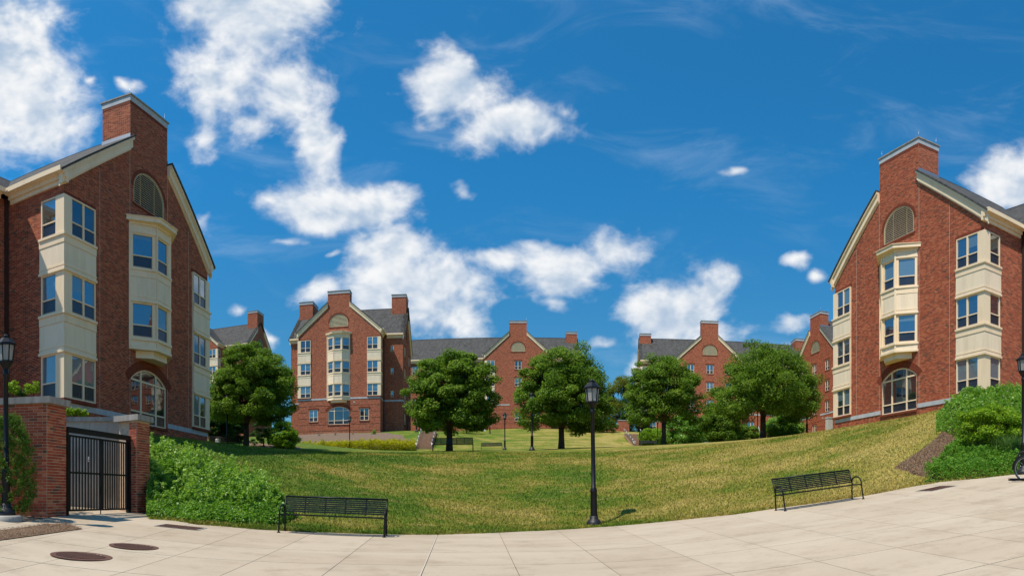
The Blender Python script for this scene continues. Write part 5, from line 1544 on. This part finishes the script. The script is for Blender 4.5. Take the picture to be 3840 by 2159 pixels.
bush('dark tree in the gap beside the hall with stacked bays', 1580, 92, 1545, 1660, 1470, 1625, 'leaf_dark', 41, 110, 170, 'background_tree', 'tree', L_=.2, W_=.1, trunk=.2)
bush('dark shrub below the gap left of the bright small tree', 1660, 96, 1600, 1720, 1550, 1622, 'leaf_dark', 42, 70, 150, L_=.18, W_=.09)
bush('tall olive tree between the farthest hall and the right stairs', 2330, 118, 2255, 2412, 1400, 1630, 'leaf_olive', 43, 170, 190, 'background_tree', 'tree', L_=.26, W_=.13, trunk=.3)
bush('dark tree behind the right stairs', 2395, 108, 2320, 2450, 1470, 1630, 'leaf_dark', 44, 120, 180, 'background_tree', 'tree', L_=.22, W_=.11, trunk=.25)
bush('olive tree left of the tall olive tree', 2265, 121, 2200, 2330, 1460, 1630, 'leaf_olive', 45, 110, 170, 'background_tree', 'tree', L_=.24, W_=.12, trunk=.25)
for k, (px, x0, x1, yt, q) in enumerate(((2165, 2112, 2225, 1580, 'first juniper on the mound, farthest from the stairs'), (2225, 2180, 2285, 1588, 'second juniper on the mound, before the garden wall'), (2275, 2235, 2318, 1575, 'third juniper on the mound, beside the garden wall pier'))):
    bush(q, px, 100, x0, x1, yt, 1626, 'leaf_olive' if k < 2 else 'leaf_cedar', 50 + k, 60, 130, 'juniper', 'shrub', .2, .06, 'junipers on the mound')
for k, (px, q) in enumerate(((1197, 'leafless twig sapling nearest the wall corner'), (1257, 'leafless twig sapling in the middle of the mulch'), (1322, 'leafless twig sapling beside the far lamp'))):
    b = at(px, 1635, 80); b.z = gz(b.x, b.y); root = empty('sapling', b); tag(root, q, 'sapling', 'twig saplings on the mulch slope'); mb = MB()
    for j in range(9):
        a_ = RNG.uniform(0, 6.28); h_ = RNG.uniform(.5, 1.1); mb.tube([(0, 0, -.05), (.15 * math.cos(a_), .15 * math.sin(a_), h_ * .5), (.35 * math.cos(a_), .35 * math.sin(a_), h_)], [.02, .012, .006], 4)
    mb.build('twigs', 'dry_twig', root, kind='stuff')
bush('small leafy sapling on the mulch slope near the stairs', 1401, 79, 1389, 1412, 1608, 1640, 'leaf_shrub', 55, 14, 60, 'sapling', 'sapling', .1, .05, trunk=.03, cl=.18)

# ------------------------------------------------------------------ arborvitae at the left edge, bed plants above the wall
def cedar(label, p, r, h, seed):
    rng = np.random.default_rng(seed); root = empty('arborvitae', p); tag(root, label, 'shrub')
    n = 620; z = rng.uniform(.02, 1, n) ** .9; a = rng.uniform(0, 6.28, n); rad = r * np.sqrt(np.clip(1 - (z - .15) ** 2 / .76, .02, 1)) * rng.uniform(.7, 1.06, n) * (1 + .15 * np.sin(4 * a + 9 * z))
    C = np.stack([rad * np.cos(a), rad * np.sin(a), z * h], 1)
    m = 34; idx = np.repeat(np.arange(n), m); t = rng.uniform(0, 1, (n * m, 1))
    out = np.stack([np.cos(a), np.sin(a), np.full(n, .9)], 1)[idx]; out /= np.linalg.norm(out, axis=1, keepdims=True)
    P = C[idx] + out * t * .17 + rng.normal(0, .022, (n * m, 3)); Nn = rng.normal(size=(n * m, 3)) + out * .4
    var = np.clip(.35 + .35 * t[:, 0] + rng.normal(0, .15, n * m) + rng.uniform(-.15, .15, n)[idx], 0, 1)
    link('foliage', leaf_mesh('foliage', P, Nn, .055, .018, var, -.5, rng), 'leaf_cedar', root)
    mb = MB(); mb.tube([(0, 0, -.1), (0, 0, h * .7)], [.06, .02], 7); mb.build('stem', 'bark', root)
p = at(30, HY, 12.35); p.z = float(plaza_z(p.x, p.y)); cedar('dark green arborvitae between the lamp and the brick wall', p, .52, 2.15, 61)
def sprig(label, px, py, d, seed, h=.4, leaf='leaf_shrub'):
    p = at(px, py, d); rng = np.random.default_rng(seed); root = empty('bed_plant', p); tag(root, label, 'plant', 'young plants in the raised bed')
    mb = MB(); C = []
    for k in range(5):
        a_ = rng.uniform(0, 6.28); q = Vector((.14 * math.cos(a_), .14 * math.sin(a_), h * rng.uniform(.6, 1.0))); mb.tube([(0, 0, -.5), (q.x * .4, q.y * .4, q.z * .5), q], [.012, .008, .004], 4)
        C += [q * f for f in (.55, .75, 1.0)]
    mb.build('stems', 'bark', root, kind='stuff'); C = np.array([tuple(c) for c in C])
    P, Nn, idx = clump_points(C, .10, 34, rng); link('foliage', leaf_mesh('foliage', P, Nn, .07, .035, np.clip(rng.normal(.65, .2, len(P)), 0, 1), .1, rng), leaf, root)
for k, (px, py, d, h, lb) in enumerate(((45, 1492, 14.2, .45, 'leafy plant above the tall wall nearest the lamp'), (80, 1496, 14.6, .35, 'dark leafy plant above the tall wall, second from the lamp'), (122, 1488, 14.0, .40, 'pale leafy plant above the tall wall near its corner'),
                                    (256, 1566, 16.6, .3, 'pale sprig above the retaining wall at its left end'), (283, 1566, 16.7, .25, 'pale sprig above the retaining wall, middle one'), (310, 1566, 16.8, .2, 'lowest pale sprig above the retaining wall'))):
    sprig(lb, px, py, d, 70 + k, h, 'leaf_dark' if k == 1 else 'leaf_lime')

# ------------------------------------------------------------------ shrub banks (masses nobody could count)
def bank(name, label, region, hfun, leaf, n, L_, W_, seed, shoots=0, sh_h=.45, thick=.35):
    "region(n, rng) -> x, y; hfun(x, y) -> height of the leafy hull above the ground"
    rng = np.random.default_rng(seed)
    x, y = region(n, rng); h = hfun(x, y); keep = h > .02; x, y, h = x[keep], y[keep], h[keep]
    bumps = vnoise(x, y, 1.9, seed) * .28 + vnoise(x, y, 5.3, seed + 2) * .24
    top = h * (1 + bumps); z0 = ground(x, y)
    u = rng.uniform(0, 1, len(x)); z = z0 + np.maximum(.03, top - thick * u ** 1.6 * np.maximum(h, .3) * 1.1) + rng.normal(0, .025, len(x))
    P = np.stack([x, y, z], 1); Nn = rng.normal(size=(len(x), 3)) * .6; Nn[:, 2] += .7
    tone = vnoise(x, y, 2.7, seed + 5) * .22
    var = np.clip(.48 + tone + rng.normal(0, .17, len(x)), 0, 1)
    if shoots:
        sx, sy = region(shoots * 3, rng); sh = hfun(sx, sy); k = np.nonzero(sh > .35)[0][:shoots]; sx, sy, sh = sx[k], sy[k], sh[k]
        sz = ground(sx, sy) + sh * .9; m = 46; idx = np.repeat(np.arange(len(k)), m); t = rng.uniform(0, 1, len(idx)); hh = rng.uniform(.3, 1, len(k)) * sh_h
        lean = rng.normal(0, .12, (len(k), 2))
        Q = np.stack([sx[idx] + lean[idx, 0] * t + rng.normal(0, .035, len(idx)), sy[idx] + lean[idx, 1] * t + rng.normal(0, .035, len(idx)), sz[idx] + hh[idx] * t], 1)
        P = np.concatenate([P, Q]); Nn = np.concatenate([Nn, rng.normal(size=(len(idx), 3)) + (0, 0, .5)]); var = np.concatenate([var, np.clip(.62 + .25 * t + rng.normal(0, .15, len(idx)), 0, 1)])
    o = link(name, leaf_mesh(name, P, Nn, L_, W_, var, .05, rng), leaf); tag(o, label, 'shrubs' if 'shrub' in name else 'ground cover', kind='stuff')
    return o
def polar_region(t0, t1, r0, r1):
    def f(n, rng):
        t = rng.uniform(R(t0), R(t1), n); r = rng.uniform(r0, r1, n); return r * np.sin(t), r * np.cos(t)
    return f
def left_h(x, y):
    t = np.degrees(np.arctan2(x, y)); r = np.hypot(x, y)
    front = np.interp(t, [-37, -32, -27, -23.5, -22], [14.35, 14.15, 14.25, 14.6, 15.2]) + .18 * vnoise(t, t * 0, .9, 1)
    back = np.interp(t, [-37, -33, -29, -25, -22], [20.0, 19.4, 18.2, 16.9, 15.3])
    s = (r - front) / np.maximum(back - front, .1)
    hh = np.interp(t, [-37, -34, -30, -26, -23.5, -22], [.68, .66, .62, .60, .48, .12])
    prof = np.where((s > 0) & (s < 1), np.minimum(1, np.sqrt(np.clip(s, 0, 1) / .55)) * np.sqrt(np.clip((1 - s) / .25, 0, 1)).clip(0, 1), 0)
    return hh * prof
bank('shrub_bank', 'dense bright green shrubs covering the bank right of the brick pier', polar_region(-37.2, -21.5, 13.9, 20.2), left_h, 'leaf_shrub', 100000, .085, .045, 81, 260, .55)
def image_row(x, y):
    "how high a place on the bank lies, as the slope it is seen under (used only to keep the planting in rows along the bank)"
    return ground(x, y) / np.hypot(x, y)
def right_low(x, y):
    t = np.degrees(np.arctan2(x, y)); r = np.hypot(x, y); e = edge_r(np.radians(t))
    lim = np.interp(t, [42.2, 43, 45, 47, 56], [.4, 1.6, 3.1, 4.0, 4.4])
    s = (r - e - .02) / lim
    return np.where((s > 0) & (s < 1) & (t > 42.0), .50 * np.minimum(1, np.sqrt(np.clip(s, 0, 1) / .15)) * np.sqrt(np.clip((1 - s) / .25, 0, 1)).clip(0, 1), 0)
bank('ground_cover', 'low green ground cover spilling to the paving below the right shrubs', polar_region(41.8, 57, 15.0, 23), right_low, 'leaf_ground', 90000, .075, .045, 82, 70, .22)
def right_high(x, y):
    t = np.degrees(np.arctan2(x, y)); r = np.hypot(x, y); e = edge_r(np.radians(t))
    r0 = e + np.interp(t, [43.5, 46, 48, 57], [4.4, 3.4, 3.1, 2.9]); s = (r - r0) / np.interp(t, [43.5, 46, 57], [2.5, 5.5, 6.5])
    hh = np.interp(t, [43.3, 44.3, 46, 50, 57], [.15, .5, .72, .85, .8])
    return np.where((s > 0) & (s < 1) & (t > 43.2), hh * np.minimum(1, np.sqrt(np.clip(s, 0, 1) / .22)) * np.sqrt(np.clip((1 - s) / .25, 0, 1)).clip(0, 1), 0)
bank('shrub_bank', 'tall green shrubs on the bank below the corner of the sunlit near hall', polar_region(43.0, 57, 17, 27.5), right_high, 'leaf_shrub', 95000, .10, .05, 83, 90, .35)
# yellow green bush standing out of that bank
def lone(label, px, py, rx, rz, leaf, seed, n_cl=70, per=160, L_=.11, W_=.05):
    b = on_terrain(px, py)
    tree(label, b, .3, rz * 1.0, rx, rz, n_cl, per, leaf, .05, seed, group=None, name='shrub', L_=L_, W_=W_, cl=rx * .28, limbs=7, cat='shrub', low=-.8, inner=.2, droop=.0)
lone('yellow green rounded bush on the bank beside the right lamp', 3720, 1690, 1.15, .8, 'leaf_lime', 84, 90, 200)
# arching grass clumps
def reed(label, px, d, h, n, seed, spread=.55, lift=0.0):
    rng = np.random.default_rng(seed); b = on_terrain(px, d) + Vector((0, 0, lift)); root = empty('ornamental_grass', b); tag(root, label, 'grass clump', 'arching grass clumps on the right bank')
    V, F, var = [], [], []
    for k in range(n):
        a_ = rng.uniform(0, 6.28); l = h * rng.uniform(.6, 1.05); sp = spread * rng.uniform(.3, 1.1); bx0, by0 = rng.normal(0, .10, 2); w = .011
        dx, dy = math.cos(a_), math.sin(a_); o = len(V)
        for q in range(5):
            t = q / 4; ww = w * (1 - t * .85)
            c = (bx0 + dx * sp * t * t, by0 + dy * sp * t * t, l * (t - .28 * t ** 3)); V.append((c[0] - dy * ww, c[1] + dx * ww, c[2])); V.append((c[0] + dy * ww, c[1] - dx * ww, c[2]))
        for q in range(4): F.append((o + 2 * q, o + 2 * q + 1, o + 2 * q + 3, o + 2 * q + 2)); var.append(rng.uniform(.2, 1))
    link('blades', arrays_mesh('blades', V, F, var), 'leaf_reed', root)['kind'] = 'stuff'
reed('tallest arching grass clump beside the frame edge lamp', 3800, 1745, 1.25, 460, 91, .7, .15)
reed('arching grass clump between the yellow bush and the low cover', 3750, 1725, .95, 320, 92, .55, .2)
reed('small arching grass clump at the left end of the right bank', 3665, 1715, .8, 200, 93, .4, .2)

# ------------------------------------------------------------------ mulch beds, yellow ground cover, lawn blades
def patch(name, poly, m, lift=.03, n=70, label=None):
    "sheet draped on the ground inside a convex (x, y) outline"
    pts = [Vector((p[0], p[1])) for p in poly]; c = sum(pts, Vector((0, 0))) / len(pts)
    k = len(pts); a_ = n
    per = []
    for i in range(k):
        for q in range(max(2, n // k)): per.append(pts[i].lerp(pts[(i + 1) % k], q / max(2, n // k)))
    s = np.linspace(0, 1, 26); X = np.array([[c.x + (p.x - c.x) * t * (1 + .03 * math.sin(i * 1.7)) for t in s] for i, p in enumerate(per + [per[0]])]); Y = np.array([[c.y + (p.y - c.y) * t * (1 + .03 * math.sin(i * 1.7)) for t in s] for i, p in enumerate(per + [per[0]])])
    Z = ground(X, Y) + lift; Z[:, -1] -= lift * 1.6
    o = link(name, grid_mesh(name, X, Y, Z), m); tag(o, label, kind='structure')
    return o
def wxy(px, d): q = at(px, HY, d); return (q.x, q.y)
patch('mulch_bed', [wxy(1020, 69.5), wxy(1130, 69), wxy(1560, 67.8), wxy(1545, 72), wxy(1440, 80.5), wxy(1270, 83), wxy(1110, 84), wxy(1020, 80)], 'gray_mulch', .10, label='grey brown mulch slope at the foot of the hall with stacked bays')
patch('mulch_bed', [wxy(930, 46), wxy(1125, 44.5), wxy(1125, 48), wxy(930, 52)], 'mulch', .05, label='brown mulch under the leftmost round tree')
RM = [tuple(on_terrain(*q))[:2] for q in ((3352, 1760), (3400, 1772), (3475, 1792), (3560, 1740), (3610, 1650), (3590, 1580), (3545, 1610), (3500, 1655), (3420, 1715))]
patch('mulch_bed', RM, 'mulch', .05, label='brown mulch patch between lawn and right shrubs')
mp_ = [on_plaza(*q) for q in ((-160, 2050), (18, 2026), (309, 1984), (255, 1966), (176, 1966), (-160, 2010))]
k = len(mp_); c = sum(mp_, Vector()) / k; mb = MB()
mb.add([(q.x, q.y, float(plaza_z(q.x, q.y)) + .012) for q in mp_] + [(c.x, c.y, float(plaza_z(c.x, c.y)) + .05)], [(i, (i + 1) % k, k) for i in range(k)])
o = mb.build('mulch_bed', 'mulch'); tag(o, 'brown mulch round the lamp before the tall brick wall', kind='structure')
if o.data.polygons[0].normal.z < 0: o.data.flip_normals()
mb = MB(); mb.lathe([(.36, -.1), (.36, .03), (.33, .05)], 24, (lampL.x, lampL.y, lampL.z - .05)); o = mb.build('lamp_footing', 'cast_concrete'); tag(o, 'round concrete footing under the lamp in the mulch', 'footing')

def chips(name, label, pts, zf, n, seed, s=.03):
    rng = np.random.default_rng(seed); x, y = pts(n * 3, rng); x, y = x[:n], y[:n]
    P = np.stack([x, y, zf(x, y) + rng.uniform(.0, .02, len(x))], 1); Nn = rng.normal(size=(len(x), 3)) * .35; Nn[:, 2] += 1
    o = link(name, leaf_mesh(name, P, Nn, s * 1.6, s * .6, rng.uniform(0, 1, len(x)), 0, rng), 'chip'); tag(o, label, 'mulch', kind='stuff')
leaf_mat('chip', (.06, .034, .02), (.19, .115, .07), (.42, .30, .21), 0.0, .9)
def in_poly(poly):
    q = np.array([(p[0], p[1]) for p in poly]); lo, hi = q.min(0), q.max(0)
    def f(n, rng):
        x, y = rng.uniform(lo[0], hi[0], n), rng.uniform(lo[1], hi[1], n); ins = np.zeros(n, bool); j = len(q) - 1
        for i in range(len(q)):
            cnd = ((q[i, 1] > y) != (q[j, 1] > y)) & (x < (q[j, 0] - q[i, 0]) * (y - q[i, 1]) / (q[j, 1] - q[i, 1] + 1e-12) + q[i, 0]); ins ^= cnd; j = i
        return x[ins], y[ins]
    return f
chips('bark_chips', 'loose bark chips of the mulch before the tall brick wall', in_poly(mp_), lambda x, y: plaza_z(x, y) + .03, 5500, 1, .016)
chips('bark_chips', 'loose bark chips of the mulch patch below the right shrubs', in_poly(RM), lambda x, y: ground(x, y) + .06, 7000, 2, .03)

yel = in_poly([wxy(1105, 68.0), wxy(1555, 66.4), wxy(1560, 68.4), wxy(1105, 70.4)])
bank('ground_cover', 'yellow ground cover strip along the foot of the mulch slope', yel, lambda x, y: np.full(x.shape, .95) * (1 + .25 * vnoise(x, y, 1.4, 3)), 'leaf_yellow', 42000, .22, .07, 95, 0, thick=.8)

def blades(name, label, n, seed, rfar, h0, h1, w0, pw=1.0):
    rng = np.random.default_rng(seed); t = rng.uniform(e_th[0], R(56), n); e = edge_r(t); r = e + .02 + (rfar - e) * rng.uniform(0, 1, n) ** pw
    x, y = r * np.sin(t), r * np.cos(t)
    ok = ~((left_h(x, y) > .1) | (right_low(x, y) > .05) | (right_high(x, y) > .05)); x, y, r = x[ok], y[ok], r[ok]; n = len(x)
    z = ground(x, y); a_ = rng.uniform(0, 6.28, n); h = rng.uniform(h0, h1, n); w = w0 * (r / 15) ** .5 * rng.uniform(.7, 1.3, n); ln = rng.uniform(.2, .9, n) * h; b_ = rng.uniform(0, 6.28, n)
    V = np.empty((n, 3, 3)); V[:, 0] = np.stack([x - np.cos(a_) * w, y - np.sin(a_) * w, z - .005], 1); V[:, 1] = np.stack([x + np.cos(a_) * w, y + np.sin(a_) * w, z - .005], 1)
    V[:, 2] = np.stack([x + np.cos(b_) * ln, y + np.sin(b_) * ln, z + h], 1)
    o = link(name, arrays_mesh(name, V.reshape(-1, 3), np.arange(n * 3).reshape(n, 3), rng.uniform(0, 1, n)), 'lawn_blade'); tag(o, label, 'grass', kind='stuff')
blades('grass', 'short grass blades of the lawn near the paving', 320000, 5, 33, .025, .075, .011, 1.25)
def fringe():
    rng = np.random.default_rng(9); n = 26000; t = rng.uniform(R(-33), R(43), n); r = edge_r(t) + rng.normal(.02, .05, n); x, y = r * np.sin(t), r * np.cos(t); z = plaza_z(x, y) - .01
    a_ = rng.uniform(0, 6.28, n); h = rng.uniform(.03, .085, n) * (1 + .5 * vnoise(t * 60, t, 1, 2)); w = .007; ln = rng.uniform(.2, 1.0, n) * h
    V = np.empty((n, 3, 3)); V[:, 0] = np.stack([x - np.cos(a_) * w, y - np.sin(a_) * w, z], 1); V[:, 1] = np.stack([x + np.cos(a_) * w, y + np.sin(a_) * w, z], 1); V[:, 2] = np.stack([x + np.sin(a_ * 3) * ln, y + np.cos(a_ * 3) * ln - .2 * ln, z + h], 1)
    o = link('grass', arrays_mesh('grass_fringe', V.reshape(-1, 3), np.arange(n * 3).reshape(n, 3), rng.uniform(0, 1, n)), 'lawn_blade'); tag(o, 'ragged grass fringe where the lawn meets the paving', 'grass', kind='stuff')
fringe()
